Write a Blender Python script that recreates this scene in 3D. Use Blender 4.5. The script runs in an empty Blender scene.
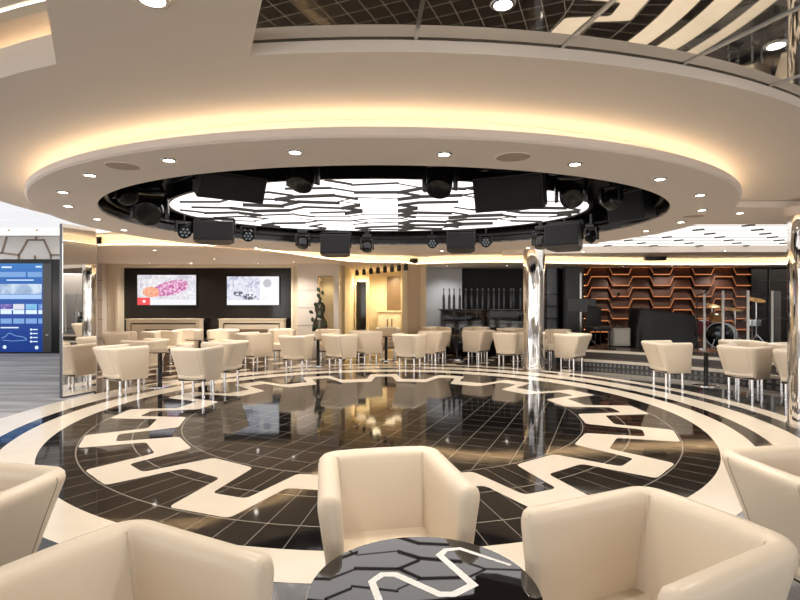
import bpy, bmesh, math, random
from math import sin, cos, pi, radians, sqrt, atan2, hypot
from mathutils import Vector, Matrix
random.seed(7)
SC = bpy.context.scene
COL = SC.collection
EYE = 1.45
F = 512.0
CX, CY = -0.2, 6.65          # centre of the dance floor medallion

# ------------------------------------------------------------------ mesh builder
class MB:
    def __init__(s): s.v = []; s.f = []; s.m = []
    def add(s, vs, fs, mi=0, M=None):
        b = len(s.v)
        s.v += [tuple(M @ Vector(p)) if M is not None else tuple(p) for p in vs]
        s.f += [tuple(b + i for i in q) for q in fs]
        s.m += [mi] * len(fs)
        return s
    def box(s, c, d, mi=0, M=None):
        x, y, z = c; a, b, e = d[0]/2, d[1]/2, d[2]/2
        vs = [(x-a,y-b,z-e),(x+a,y-b,z-e),(x+a,y+b,z-e),(x-a,y+b,z-e),(x-a,y-b,z+e),(x+a,y-b,z+e),(x+a,y+b,z+e),(x-a,y+b,z+e)]
        return s.add(vs, [(0,3,2,1),(4,5,6,7),(0,1,5,4),(1,2,6,5),(2,3,7,6),(3,0,4,7)], mi, M)
    def bx(s, x0, x1, y0, y1, z0, z1, mi=0, M=None):
        return s.box(((x0+x1)/2,(y0+y1)/2,(z0+z1)/2),(abs(x1-x0),abs(y1-y0),abs(z1-z0)),mi,M)
    def rbox(s, c, d, r=.01, seg=2, mi=0, M=None, taper=1.0):
        bm = bmesh.new(); bmesh.ops.create_cube(bm, size=1)
        for v in bm.verts:
            k = taper if v.co.z < 0 else 1
            v.co = Vector((v.co.x*d[0]*k, v.co.y*d[1]*k, v.co.z*d[2]))
        bmesh.ops.bevel(bm, geom=bm.edges[:], offset=min(r, min(d)*.49), segments=seg, profile=.5, affect='EDGES')
        bm.verts.index_update()
        vs = [tuple(v.co + Vector(c)) for v in bm.verts]; fs = [tuple(v.index for v in f.verts) for f in bm.faces]
        bm.free(); return s.add(vs, fs, mi, M)
    def cyl(s, p0, p1, r0, r1=None, n=16, mi=0, caps=True, M=None):
        r1 = r0 if r1 is None else r1
        p0, p1 = Vector(p0), Vector(p1); d = (p1-p0).normalized()
        u = d.orthogonal().normalized(); w = d.cross(u)
        vs = []
        for p, r in ((p0, r0), (p1, r1)):
            for i in range(n):
                a = 2*pi*i/n; vs.append(p + u*(r*cos(a)) + w*(r*sin(a)))
        fs = [(i,(i+1)%n,n+(i+1)%n,n+i) for i in range(n)]
        if caps: fs += [tuple(range(n-1,-1,-1)), tuple(range(n,2*n))]
        return s.add(vs, fs, mi, M)
    def tube(s, pts, r, n=8, mi=0, M=None):
        for a, b in zip(pts, pts[1:]):
            s.cyl(a, b, r, r, n, mi, True, M)
        return s
    def lathe(s, prof, n=24, mi=0, M=None, sx=1, sy=1):
        vs = []; k = len(prof)
        for i in range(n):
            a = 2*pi*i/n
            vs += [(r*cos(a)*sx, r*sin(a)*sy, z) for r, z in prof]
        fs = []
        for i in range(n):
            j = (i+1) % n
            for q in range(k-1):
                fs.append((i*k+q, j*k+q, j*k+q+1, i*k+q+1))
        if prof[0][0] > 1e-5: fs.append(tuple(i*k for i in range(n-1,-1,-1)))
        if prof[-1][0] > 1e-5: fs.append(tuple(i*k+k-1 for i in range(n)))
        return s.add(vs, fs, mi, M)
    def prism(s, poly, z0, z1, mi=0, M=None):
        n = len(poly)
        vs = [(x,y,z0) for x,y in poly] + [(x,y,z1) for x,y in poly]
        fs = [tuple(range(n-1,-1,-1)), tuple(range(n,2*n))] + [(i,(i+1)%n,n+(i+1)%n,n+i) for i in range(n)]
        return s.add(vs, fs, mi, M)
    def poly(s, pts, mi=0, M=None): return s.add(pts, [tuple(range(len(pts)))], mi, M)
    def loft(s, rings, mi=0, closed=True, M=None, capped=False):
        k = len(rings[0]); vs = [p for r in rings for p in r]; fs = []
        for i in range(len(rings)-1):
            for q in range(k if closed else k-1):
                fs.append((i*k+q, i*k+(q+1)%k, (i+1)*k+(q+1)%k, (i+1)*k+q))
        if capped:
            fs += [tuple(range(k-1,-1,-1)), tuple((len(rings)-1)*k+q for q in range(k))]
        return s.add(vs, fs, mi, M)
    def build(s, name, mats, parent=None, smooth=True, recalc=True, angle=35):
        me = bpy.data.meshes.new(name); me.from_pydata(s.v, [], s.f)
        if not isinstance(mats, (list, tuple)): mats = [mats]
        for m in mats: me.materials.append(m)
        me.polygons.foreach_set('material_index', s.m)
        if recalc:
            bm = bmesh.new(); bm.from_mesh(me); bmesh.ops.recalc_face_normals(bm, faces=bm.faces[:]); bm.to_mesh(me); bm.free()
        if smooth:
            me.polygons.foreach_set('use_smooth', [True]*len(me.polygons)); me.set_sharp_from_angle(angle=radians(angle))
        me.update()
        o = bpy.data.objects.new(name, me); COL.objects.link(o)
        if parent is not None: o.parent = parent
        return o

def tag(o, label, cat, group=None, kind=None):
    o['label'] = label; o['category'] = cat
    if group: o['group'] = group
    if kind: o['kind'] = kind
    return o
def thing(name, label, cat, loc=(0,0,0), rz=0, group=None):
    o = bpy.data.objects.new(name, None); COL.objects.link(o); o.empty_display_size = .1
    o.location = loc; o.rotation_euler = (0,0,rz)
    return tag(o, label, cat, group)
def struct(mb, name, mats, **k):
    o = mb.build(name, mats, **k); o['kind'] = 'structure'; return o
KIDS = {}
def dup(root, loc, rz=None, label=None, group=None, scale=None):
    r = root.copy(); COL.objects.link(r); r.location = loc
    if rz is not None: r.rotation_euler = (0,0,rz)
    if label: r['label'] = label
    if group: r['group'] = group
    if scale: r.scale = (scale,)*3
    for ch in list(root.children):
        c = ch.copy(); COL.objects.link(c); c.parent = r
        for g in list(ch.children):
            d = g.copy(); COL.objects.link(d); d.parent = c
    return r
def px(x, Y): return (x-400)/F*Y           # world X of picture column x at depth Y
def pz(y, Y): return EYE + (300-y)/F*Y     # world Z of picture row y at depth Y
def polar(R, deg): return (CX + R*sin(radians(deg)), CY - R*cos(radians(deg)))   # 0 deg faces the camera
TR = [0]
def trim():
    TR[0] += 1; return 'trim_%d' % TR[0]

# ------------------------------------------------------------------ materials
def new(name):
    m = bpy.data.materials.new(name); m.use_nodes = True
    nt = m.node_tree; return m, nt, nt.nodes['Principled BSDF']
def pm(name, col, rough=.5, metal=0, spec=.5, ior=1.5, coat=0, bump=None, var=None, emit=None):
    m, nt, b = new(name)
    b.inputs['Base Color'].default_value = (*col, 1); b.inputs['Roughness'].default_value = rough
    b.inputs['Metallic'].default_value = metal; b.inputs['Specular IOR Level'].default_value = spec
    b.inputs['IOR'].default_value = ior; b.inputs['Coat Weight'].default_value = coat
    if bump or var:
        tc = nt.nodes.new('ShaderNodeTexCoord'); nz = nt.nodes.new('ShaderNodeTexNoise')
        nz.inputs['Scale'].default_value = (bump or var)[0]; nz.inputs['Detail'].default_value = 4
        nt.links.new(tc.outputs['Object'], nz.inputs['Vector'])
        if bump:
            bp = nt.nodes.new('ShaderNodeBump'); bp.inputs['Strength'].default_value = bump[1]; bp.inputs['Distance'].default_value = .01
            nt.links.new(nz.outputs['Fac'], bp.inputs['Height']); nt.links.new(bp.outputs['Normal'], b.inputs['Normal'])
        if var:
            mx = nt.nodes.new('ShaderNodeMix'); mx.data_type = 'RGBA'
            mx.inputs['A'].default_value = (*col, 1); mx.inputs['B'].default_value = (*var[1], 1)
            nt.links.new(nz.outputs['Fac'], mx.inputs['Factor']); nt.links.new(mx.outputs['Result'], b.inputs['Base Color'])
    if emit:
        b.inputs['Emission Color'].default_value = (*emit[0], 1); b.inputs['Emission Strength'].default_value = emit[1]
    return m
def em(name, col, s): return pm(name, (.02,.02,.02), .6, emit=(col, s))

M = {}
M['leather'] = pm('cream_leather', (.70,.60,.475), .36, bump=(180,.06), var=(3,(.74,.64,.51)))
M['seam'] = pm('leather_seam', (.46,.37,.27), .6)
M['welt'] = pm('leather_welt', (.66,.56,.44), .45)
M['under'] = pm('dark_underside', (.03,.026,.022), .6)
M['chrome'] = pm('chrome', (.82,.82,.84), .07, 1)
M['steel'] = pm('brushed_steel', (.6,.59,.57), .25, 1)
M['mirror'] = pm('mirror_glass', (.78,.76,.73), .015, 1)
M['smoked'] = pm('smoked_mirror', (.66,.63,.58), .02, 1)
M['plaster'] = pm('ceiling_paint', (.78,.69,.60), .7, var=(1.5,(.80,.71,.62)))
M['plaster2'] = pm('soffit_paint', (.80,.71,.64), .7)
M['ivory'] = pm('ivory_trim', (.76,.68,.54), .25)
M['black'] = pm('black_plastic', (.005,.005,.0055), .27)
M['blackgloss'] = pm('black_lacquer', (.008,.007,.007), .08, ior=1.5)
M['tvwall'] = pm('dark_glossy_panel', (.006,.005,.0045), .12, var=(1.2,(.009,.007,.006)))
M['holewall'] = pm('dark_brown_gloss', (.010,.007,.006), .22)
M['grille'] = pm('speaker_mesh', (.006,.006,.007), .75, bump=(400,.3))
M['lens'] = pm('glass_lens', (.02,.022,.03), .06, .1)
M['stone'] = pm('pale_stone', (.62,.56,.50), .25, var=(2.5,(.72,.66,.60)))
M['beige'] = pm('beige_panel', (.76,.66,.51), .4)
M['warmwall'] = pm('warm_wall', (.70,.60,.42), .55)
M['brownpanel'] = pm('brown_panel', (.16,.11,.07), .4, var=(6,(.22,.15,.10)))
M['cream'] = pm('cream_marble', (.66,.585,.485), .16, var=(6,(.62,.55,.45)))
M['darkgrey'] = pm('dark_grey_panel', (.05,.052,.058), .35)
M['bluegrey'] = pm('pale_blue_glass', (.36,.40,.47), .15, var=(1.2,(.45,.48,.54)))
M['copper'] = pm('copper_panel', (.085,.028,.013), .65, var=(4,(.06,.02,.01)))
M['cloth'] = pm('black_cloth', (.012,.012,.014), .5)
M['grey'] = pm('light_grey', (.42,.40,.37), .5)
M['wood'] = pm('orange_wood', (.50,.22,.06), .3)
M['darkwood'] = pm('stage_dark_wood', (.045,.034,.030), .25)
M['white'] = pm('white_plastic', (.75,.75,.74), .4)
M['green'] = pm('dark_leaf', (.018,.045,.022), .4)
M['gold'] = pm('brass', (.75,.55,.25), .25, 1)
M['redmetal'] = pm('red_lacquer', (.25,.02,.025), .3)
M['tabletop'] = pm('black_mirror_top', (.010,.008,.008), .02, ior=1.7)
M['browntop'] = pm('brown_gloss_top', (.10,.065,.045), .08, coat=.6)
M['grate'] = pm('round_speaker_cloth', (.48,.37,.30), .8)
WARM = (1.0, .72, .36)
M['led'] = em('warm_led_strip', (1.0,.80,.54), 5.6)
M['ledback'] = em('warm_led_strip_back', (1.0,.80,.50), 12.0)
M['lamp'] = em('downlight_lens', (1.0,.93,.82), 14.0)
M['lum'] = em('luminous_panel', (1.0,.945,.92), 1.2)
M['lum2'] = em('luminous_panel_stage', (1.0,.96,.90), .85)
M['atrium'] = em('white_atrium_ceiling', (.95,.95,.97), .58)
M['ledorange'] = em('orange_led_edge', (1.0,.32,.10), .42)
mv, nt_, b_ = new('slotted_vent'); E_nt = nt_
M['vent'] = mv
M['ledhid'] = em('orange_led_hidden', (1.0,.34,.10), 4.0)
M['dot'] = em('led_dots', (.9,.95,1.0), .12)
gl, nt, b = new('clear_glass')
b.inputs['Base Color'].default_value = (.9,.95,1,1); b.inputs['Roughness'].default_value = .02
b.inputs['Transmission Weight'].default_value = 1; b.inputs['IOR'].default_value = 1.1
M['glass'] = gl

# node-expression helper
class E:
    nt = None
    def __init__(s, sock): s.k = sock
    @staticmethod
    def op(o, *a):
        n = E.nt.nodes.new('ShaderNodeMath'); n.operation = o
        for i, x in enumerate(a):
            if isinstance(x, E): E.nt.links.new(x.k, n.inputs[i])
            else: n.inputs[i].default_value = x
        return E(n.outputs[0])
    def __add__(s, o): return E.op('ADD', s, o)
    def __sub__(s, o): return E.op('SUBTRACT', s, o)
    def __mul__(s, o): return E.op('MULTIPLY', s, o)
    def gt(s, o): return E.op('GREATER_THAN', s, o)
    def lt(s, o): return E.op('LESS_THAN', s, o)
    def band(s, a, b): return s.gt(a) * s.lt(b)
    def inv(s): return E.op('SUBTRACT', 1.0, s)
    def mx(s, o): return E.op('MAXIMUM', s, o)
    def line(s, step, w, scale=None):     # 1 on thin lines every `step`
        d = E.op('ABSOLUTE', E.op('FRACT', s * (1/step) + .5) - .5) * step
        if scale is not None: d = d * scale
        return d.lt(w)
def mixc(fac, a, b):
    n = E.nt.nodes.new('ShaderNodeMix'); n.data_type = 'RGBA'
    E.nt.links.new(fac.k, n.inputs['Factor'])
    for nm, x in (('A', a), ('B', b)):
        if isinstance(x, tuple): n.inputs[nm].default_value = (*x, 1)
        else: E.nt.links.new(x, n.inputs[nm])
    return n.outputs['Result']
def noise(vec, scale, detail=3, dist=0):
    n = E.nt.nodes.new('ShaderNodeTexNoise'); n.inputs['Scale'].default_value = scale
    n.inputs['Detail'].default_value = detail; n.inputs['Distortion'].default_value = dist
    E.nt.links.new(vec, n.inputs['Vector']); return E(n.outputs['Fac'])
def ramp(fac, stops):
    n = E.nt.nodes.new('ShaderNodeValToRGB'); E.nt.links.new(fac.k, n.inputs['Fac'])
    el = n.color_ramp.elements
    while len(el) < len(stops): el.new(.5)
    for e, (p, c) in zip(el, stops): e.position = p; e.color = (*c, 1)
    return n.outputs['Color']

def floor_material():
    m, nt, b = new('medallion_floor'); E.nt = nt
    tc = nt.nodes.new('ShaderNodeTexCoord'); sp = nt.nodes.new('ShaderNodeSeparateXYZ')
    nt.links.new(tc.outputs['Object'], sp.inputs[0])
    X = E(sp.outputs[0]); Y = E(sp.outputs[1]); x = X - CX; y = Y - CY
    R = E.op('SQRT', x*x + y*y); A = E.op('ARCTAN2', x, y)
    sc = nt.nodes.new('ShaderNodeVectorMath'); sc.operation = 'MULTIPLY'; sc.inputs[1].default_value = (1, 7, 1)
    nt.links.new(tc.outputs['Object'], sc.inputs[0])
    # black granite
    speck = noise(tc.outputs['Object'], 160, 2)
    gran = ramp(speck, [(0,(.004,.0035,.0033)),(.62,(.007,.0055,.005)),(.70,(.030,.026,.022)),(1,(.05,.044,.038))])
    st = radians(3.75)
    rad = A.line(st, .003, R) * R.band(2.42, 3.72)
    c_, s_ = cos(radians(22.5)), sin(radians(22.5))
    u = x*c_ - y*s_; v = x*s_ + y*c_
    grid = u.line(.27, .0035).mx(v.line(.27, .0035)) * R.lt(2.42)
    circ = (R - 2.425).line(.4825, .006) * R.band(2.38, 3.44)
    circ2 = E.op('ABSOLUTE', R - 1.2).lt(.0)  # none
    lines = rad.mx(grid).mx(circ)
    col = mixc(lines, gran, (.20,.18,.155))
    # zones outside the medallion
    mar = noise(tc.outputs['Object'], 1.3, 6, 1.2)
    marble = ramp(mar, [(0,(.010,.010,.011)),(.45,(.02,.02,.021)),(.58,(.06,.058,.058)),(1,(.11,.105,.1))])
    gl_ = X.line(.6, .004).mx(Y.line(.6, .004))
    marble = mixc(gl_, marble, (.10,.095,.09))
    gmar = ramp(noise(tc.outputs['Object'], 2.6, 6, 1.5), [(0,(.04,.04,.042)),(.42,(.10,.10,.10)),(.55,(.22,.22,.22)),(1,(.32,.32,.31))])
    gmar = mixc(X.line(.45, .004).mx(Y.line(.45, .004)), gmar, (.05,.05,.05))
    carpet = ramp(noise(sc.outputs[0], .55, 5, .6), [(0,(.14,.14,.15)),(.42,(.20,.20,.21)),(.58,(.31,.31,.32)),(1,(.40,.40,.41))])
    # brown and cream diamonds
    p = u.line(.62, .11) * v.line(.62, .16)
    brown = mixc(p, (.042,.025,.018), (.58,.48,.37))
    brown = mixc((u + .31).line(.62, .02), brown, (.018,.012,.010))
    out = R.gt(4.6)
    col = mixc(out * Y.gt(9.0), col, brown)
    col = mixc(out * Y.lt(9.3).mx(X.gt(3.6)) * X.gt(0.0), col, marble)
    near = R.gt(4.045) * Y.lt(4.2)
    col = mixc(near * X.gt(-1.35), col, gmar)
    leftz = R.gt(4.66) * X.lt(-4.05) * Y.lt(14.4) * (Y*-0.60 - X).gt(-.02)
    col = mixc(leftz, col, carpet)
    ring = R.band(3.70, 4.04).mx(R.band(4.22, 4.58) * Y.gt(4.2)).mx(R.band(4.80, 5.02) * Y.gt(4.6) * X.gt(-2.5)).mx(R.band(4.58,4.68) * X.lt(-3.0) * Y.gt(4.2))
    crm = ramp(noise(tc.outputs['Object'], 5, 4), [(0,(.60,.53,.43)),(1,(.69,.62,.52))])
    col = mixc(ring, col, crm)
    nt.links.new(col, b.inputs['Base Color'])
    rgh = leftz * .6 + ring * .07 + .055 + near * .1
    nt.links.new(rgh.k, b.inputs['Roughness'])
    b.inputs['IOR'].default_value = 1.42
    return m
M['floor'] = floor_material()
E.nt = mv.node_tree; _tc = mv.node_tree.nodes.new('ShaderNodeTexCoord'); _sp = mv.node_tree.nodes.new('ShaderNodeSeparateXYZ'); mv.node_tree.links.new(_tc.outputs['Object'], _sp.inputs[0])
mv.node_tree.links.new(mixc(E(_sp.outputs[0]).line(.07,.017), (.03,.03,.03), (.20,.19,.18)), b_.inputs['Base Color'])

def stone_panel_material():
    m, nt, b = new('stone_hex_panels'); E.nt = nt
    tc = nt.nodes.new('ShaderNodeTexCoord')
    n = noise(tc.outputs['Object'], 2, 5, .5)
    nt.links.new(ramp(n, [(0,(.50,.47,.45)),(1,(.62,.59,.57))]), b.inputs['Base Color'])
    b.inputs['Roughness'].default_value = .4
    return m
M['stonewall'] = stone_panel_material()

def map_screen(name, kind, s):
    m, nt, b = new(name); E.nt = nt
    tc = nt.nodes.new('ShaderNodeTexCoord'); sp = nt.nodes.new('ShaderNodeSeparateXYZ')
    nt.links.new(tc.outputs['Object'], sp.inputs[0]); X = E(sp.outputs[0]); Z = E(sp.outputs[2])
    n1 = noise(tc.outputs['Object'], 6, 8, 1.5); n2 = noise(tc.outputs['Object'], 16, 4, .5)
    if kind == 0:
        base = ramp(n1, [(0,(.25,.22,.30)),(.45,(.62,.60,.66)),(.52,(.85,.85,.88)),(.6,(.55,.53,.60)),(1,(.9,.9,.92))])
        ell = (X-.10)*(X-.10)*2.2 + (Z-.03 - X*.18)*(Z-.03 - X*.18)*15
        blob = (ell + (n1-.5)*.55).lt(.55)
        pink = ramp(n2, [(0,(.20,.03,.13)),(.45,(.48,.10,.32)),(.6,(.85,.55,.72)),(1,(.5,.12,.34))])
        col = mixc(blob, base, pink)
        ell2 = (X+.42)*(X+.42)*8 + (Z+.05)*(Z+.05)*20
        col = mixc((ell2 + (n1-.5)*.8).lt(.42), col, ramp(n2, [(0,(.75,.05,.07)),(.5,(.8,.35,.2)),(1,(.9,.75,.55))]))
        col = mixc(Z.lt(-.25)*X.gt(-.44), col, (.80,.80,.83))
        col = mixc(Z.lt(-.20)*X.lt(-.44), col, (.80,.06,.07))
        col = mixc(E.op('ABSOLUTE', X+.60).lt(.035)*E.op('ABSOLUTE', Z+.30).lt(.03), col, (.9,.85,.85))
    else:
        base = ramp(n1, [(0,(.20,.21,.34)),(.42,(.45,.47,.62)),(.52,(.80,.82,.88)),(.62,(.55,.57,.68)),(1,(.86,.88,.92))])
        pale = ramp(n2, [(0,(.62,.64,.70)),(.5,(.80,.82,.86)),(1,(.88,.90,.93))])
        col = mixc(X.gt(.18), base, pale)
        col = mixc(E.op('ABSOLUTE', (X-.38)*(X-.38)+(Z-.20)*(Z-.20)).lt(.012), col, (.45,.45,.52))
        col = mixc(((X+.1)*(X+.1)*3+(Z+.16)*(Z+.16)*16).lt(.10)*n2.gt(.47), col, (.06,.07,.10))
        col = mixc(((X+.38)*(X+.38)*5+(Z+.08)*(Z+.08)*22).lt(.10)*n2.gt(.47), col, (.08,.09,.13))
        col = mixc(Z.lt(-.25), col, (.84,.86,.90))
    b.inputs['Base Color'].default_value = (.02,.02,.02,1); b.inputs['Roughness'].default_value = .2
    nt.links.new(col, b.inputs['Emission Color']); b.inputs['Emission Strength'].default_value = s
    return m

# ------------------------------------------------------------------ floor with its inlaid meander
def zigzag_loop(ro, ri, per=16, phase=2.0, N=4):
    """outline polygons of the meander band as a strip of quads (outer line / inner line)"""
    outer, inner = [], []
    step = 360/per
    for k in range(per):
        a = phase + 180 + k*step     # angle (deg) measured from the camera side
        outer += [(3.38,a-4.4),(3.38,a+4.4),(2.785,a+6.5),(2.785,a+step-6.5)]
        inner += [(3.055,a-2.9),(3.055,a+2.9),(2.465,a+5.2),(2.465,a+step-5.2)]
    return outer, inner
def round_corners(pts, r=.055, seg=4):
    out = []; n = len(pts)
    for i in range(n):
        p = Vector(pts[i]); a = Vector(pts[i-1]); c = Vector(pts[(i+1) % n])
        d1 = (a-p); d2 = (c-p); l1 = d1.length; l2 = d2.length
        rr = min(r, l1*.45, l2*.45); s = p + d1/l1*rr; e = p + d2/l2*rr
        for k in range(seg+1):
            t = k/seg; out.append(s*(1-t)*(1-t) + p*(2*t*(1-t)) + e*t*t)
    return out
mb = MB(); mb.poly([(-22,-4,0),(18,-4,0),(18,20,0),(-22,20,0)])
o_, i_ = zigzag_loop(0,0)
po = [polar(R, a) for R, a in o_]; pi_ = [polar(R, a) for R, a in i_]
po = round_corners(po); pi_ = round_corners(pi_)
mb.loft([[(p.x,p.y,.0012) for p in po], [(p.x,p.y,.0012) for p in pi_]], 1)
for lo in (po, pi_): mb.loft([[(p.x,p.y,0) for p in lo], [(p.x,p.y,.0012) for p in lo]], 1)
struct(mb, 'floor', [M['floor'], M['cream']], smooth=False, recalc=False)

# ------------------------------------------------------------------ ceilings
ZU, ZS = 2.58, 2.39           # upper ceiling, ring soffit
def ann(mb, degs, rin, rout, z0, z1=None, mi=0):
    for a, b in zip(degs, degs[1:]):
        f = lambda R, t: polar(R(t) if callable(R) else R, t)
        p = [f(rin,a), f(rin,b), f(rout,b), f(rout,a)]
        mb.poly([(x,y,z0) for x,y in p], mi)
def drum(mb, degs, R, z0, z1, mi=0):
    for a, b in zip(degs, degs[1:]):
        p, q = polar(R,a), polar(R,b)
        mb.poly([(*p,z0),(*q,z0),(*q,z1),(*p,z1)], mi)
def rng(a, b, n): return [a + (b-a)*i/n for i in range(n+1)]
def left_edge(t):   # distance from the medallion centre to the line of the left partition
    dx, dy = sin(radians(t)), -cos(radians(t))
    # points X = -0.594*Y
    return (CX + .612*CY) / (-dx - .612*dy) if (-dx - .612*dy) > .05 else 14
def rec_R(t, rr=4.77, cx=-.1, cy=7.1):
    dx, dy = sin(radians(t)), -cos(radians(t)); ox, oy = CX-cx, CY-cy
    b_ = ox*dx+oy*dy; return -b_ + sqrt(b_*b_ - (ox*ox+oy*oy-rr*rr))
RL, RL2 = polar(4.44,-19), (-1.646+.31*6.2, 2.45-.52*6.2)
RR, RR2 = polar(rec_R(-6.6),-6.6), (polar(rec_R(-6.6),-6.6)[0]+.16*7.6, polar(rec_R(-6.6),-6.6)[1]-.4*7.6)
mb = MB()
ann(mb, rng(-6.6,64,24), 3.40, rec_R, ZU)
ann(mb, rng(-19,-6.6,6), 3.40, lambda t: 4.44 + (rec_R(-6.6)-4.44)*(t+19)/12.4, ZU)
mb.poly([(*polar(4.44 + (rec_R(-6.6)-4.44)*i/6, -19+12.4*i/6),ZU) for i in range(7)] + [(*RR2,ZU),(*RL2,ZU)])
ann(mb, rng(-112,-19,30), 3.40, 4.44, ZU)
ann(mb, rng(-136,-112,8), 3.40, left_edge, ZU)
ann(mb, rng(64,224,60), 3.40, 13, ZU)
# slab above, to stop light leaking
struct(mb, 'ceiling', M['plaster'], smooth=False)
# ring soffit with an elliptical opening
HX, HY, HA, HB = -.16, 6.2, 3.14, 2.63
n = 144
ring_o = [(CX+.05+3.87*sin(2*pi*i/n), CY-3.70*cos(2*pi*i/n)) for i in range(n)]
hole = []
for i in range(n):
    t = radians(360*i/n); dx, dy = sin(t), -cos(t)
    # intersect ray from medallion centre with ellipse
    ox, oy = CX-HX, CY-HY
    A_ = (dx/HA)**2 + (dy/HB)**2; B_ = 2*(ox*dx/HA**2 + oy*dy/HB**2); C_ = (ox/HA)**2+(oy/HB)**2-1
    k = (-B_+sqrt(B_*B_-4*A_*C_))/(2*A_); hole.append((CX+dx*k, CY+dy*k))
L = lambda pts, z: [(x,y,z) for x,y in pts]
ins = lambda pts, k: [(CX+(x-CX)*k, CY+(y-CY)*k) for x,y in pts]
mb = MB()
ri2 = ins(ring_o, .996)
mb.loft([L(hole,2.42), L(hole,ZS), L(ri2,ZS), L(ring_o,ZS+.012), L(ring_o,ZS+.06), L(ins(ring_o,.93),ZS+.06)], 0)
struct(mb, 'ceiling_ring', M['plaster2'], angle=25)
mb = MB(); mb.loft([L(ins(ring_o,3.55/3.81),ZS+.06), L(ins(ring_o,3.55/3.81),ZU+.02)]); struct(mb, trim(), M['plaster'])
mb = MB()
mb.loft([L(ins(ring_o,3.66/3.81),ZS+.064), L(ins(ring_o,3.685/3.81),ZS+.064), L(ins(ring_o,3.685/3.81),ZS+.080), L(ins(ring_o,3.66/3.81),ZS+.080), L(ins(ring_o,3.66/3.81),ZS+.064)])
struct(mb, trim(), M['led'])
# dark drum inside the opening and the black plate above
mb = MB(); hi = ins(hole, 1.0)
mb.loft([L(hi,2.40), L(hi,2.74)]); mb.poly(L(hi,2.74)); struct(mb, trim(), M['holewall'])
for k, zz in ((.985,2.50),):
    mb = MB(); a, b = ins(hole,k), ins(hole,k-.012)
    mb.loft([L(a,zz),L(b,zz),L(b,zz+.03),L(a,zz+.03),L(a,zz)]); struct(mb, trim(), M['black'])
# luminous ceiling: long hexagons of light split by hanging black fins
def hexfins(cx, cy, inside, w, d, mbp, mbf, z, fin, th, jit=0.0):
    rows = int(8/d)+2
    def seg(p, q, zz, hh):
        p, q = Vector(p), Vector(q); m_ = (p+q)/2
        if not (inside(p.x,p.y) and inside(q.x,q.y)): return
        dv = q-p; a = atan2(dv.y, dv.x)
        mbf.box((0,0,0),(dv.length+th, th, hh),0,Matrix.Translation((m_.x,m_.y,zz-hh/2))@Matrix.Rotation(a,4,'Z'))
    for r in range(-rows, rows):
        for c in range(-14, 14):
            x = cx + c*w*.75; y = cy + r*d + (d/2 if c % 2 else 0)
            h = fin*(1+random.uniform(-jit,jit)*1.2)
            sx = w*.25; j = random.uniform(-jit,jit)*.22*d
            if random.random() < .9: seg((x-sx,y-d/2+j),(x+sx,y-d/2-j),z,h)
            if random.random() < .72: seg((x-sx,y-d/2+j),(x-w*.5,y),z,h*1.1)
            if random.random() < .72: seg((x-w*.5,y),(x-sx,y+d/2),z,h*.9)
LX, LY, LA, LB = -.25, 6.66, 2.62, 1.85
lp = [(LX+LA*cos(2*pi*i/72), LY+LB*sin(2*pi*i/72)) for i in range(72)]
lt = thing('luminous_light_panel', 'oval glowing white ceiling split by black hexagon lines above the dance floor', 'ceiling light', (0,0,0))
mp = MB(); mf = MB()
mp.prism(lp, 2.60, 2.735)
hexfins(LX, LY, lambda x,y: ((x-LX)/LA)**2+((y-LY)/LB)**2 < 1.0, .92, .36, mp, mf, 2.60, .024, .013, .7)
mp.build('light_panel', M['lum'], lt); mf.build('divider_grid', M['under'], lt, smooth=False)
mb = MB(); lo = [(LX+(x-LX)*1.02, LY+(y-LY)*1.02) for x,y in lp]
mb.loft([L(lp,2.585),L(lo,2.585),L(lo,2.735),L(lp,2.735),L(lp,2.585)]); mb.build('rim', M['black'], lt)

# right-hand mirrored recess over the viewer
mb = MB(); d1 = rng(-6.6,64,30)
for t_a, t_b in zip(d1, d1[1:]):
    p, q = polar(rec_R(t_a),t_a), polar(rec_R(t_b),t_b); mb.poly([(*p,ZU),(*q,ZU),(*q,ZU+.055),(*p,ZU+.055)])
ann(mb, d1, lambda t: rec_R(t)-.02, rec_R, ZU+.055)
struct(mb, trim(), M['plaster'])
mb = MB()
for t_a, t_b in zip(d1, d1[1:]):
    for k_, z0_, z1_, mi_ in ((.02,ZU+.052,ZU+.062,1),):
        p, q = polar(rec_R(t_a)-k_,t_a), polar(rec_R(t_b)-k_,t_b); mb.poly([(*p,z0_),(*q,z0_),(*q,z1_),(*p,z1_)],mi_)
struct(mb, trim(), [M['ivory'], M['chrome']])
mb = MB(); ann(mb, rng(-6.6,64,30), 4.15, 9.5, ZU+.062); mb.poly([(*polar(4.15,-6.6),ZU+.062),(*polar(9.5,-6.6),ZU+.062),(*RR2,ZU+.062),(*RR,ZU+.062)]); struct(mb, 'ceiling_mirror', M['smoked'], smooth=False)
mb = MB()
for p, q in ((RR,RR2),(polar(4.3,64),polar(9.5,64))): mb.poly([(*p,ZU),(*q,ZU),(*q,ZU+.07),(*p,ZU+.07)])
struct(mb, trim(), M['plaster'])
mb = MB()
for a in (3.6,12.8,21.8,30.6,39.5,48.5):
    p, q = polar(rec_R(a)-.024,a), polar(9.4,a); an = atan2(q[1]-p[1], q[0]-p[0])
    c = ((p[0]+q[0])/2,(p[1]+q[1])/2,ZU+.060)
    mb.box((0,0,0),(hypot(q[0]-p[0],q[1]-p[1]),.018,.008),0,Matrix.Translation(c)@Matrix.Rotation(an,4,'Z'))
struct(mb, trim(), M['steel'], smooth=False)
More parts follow.
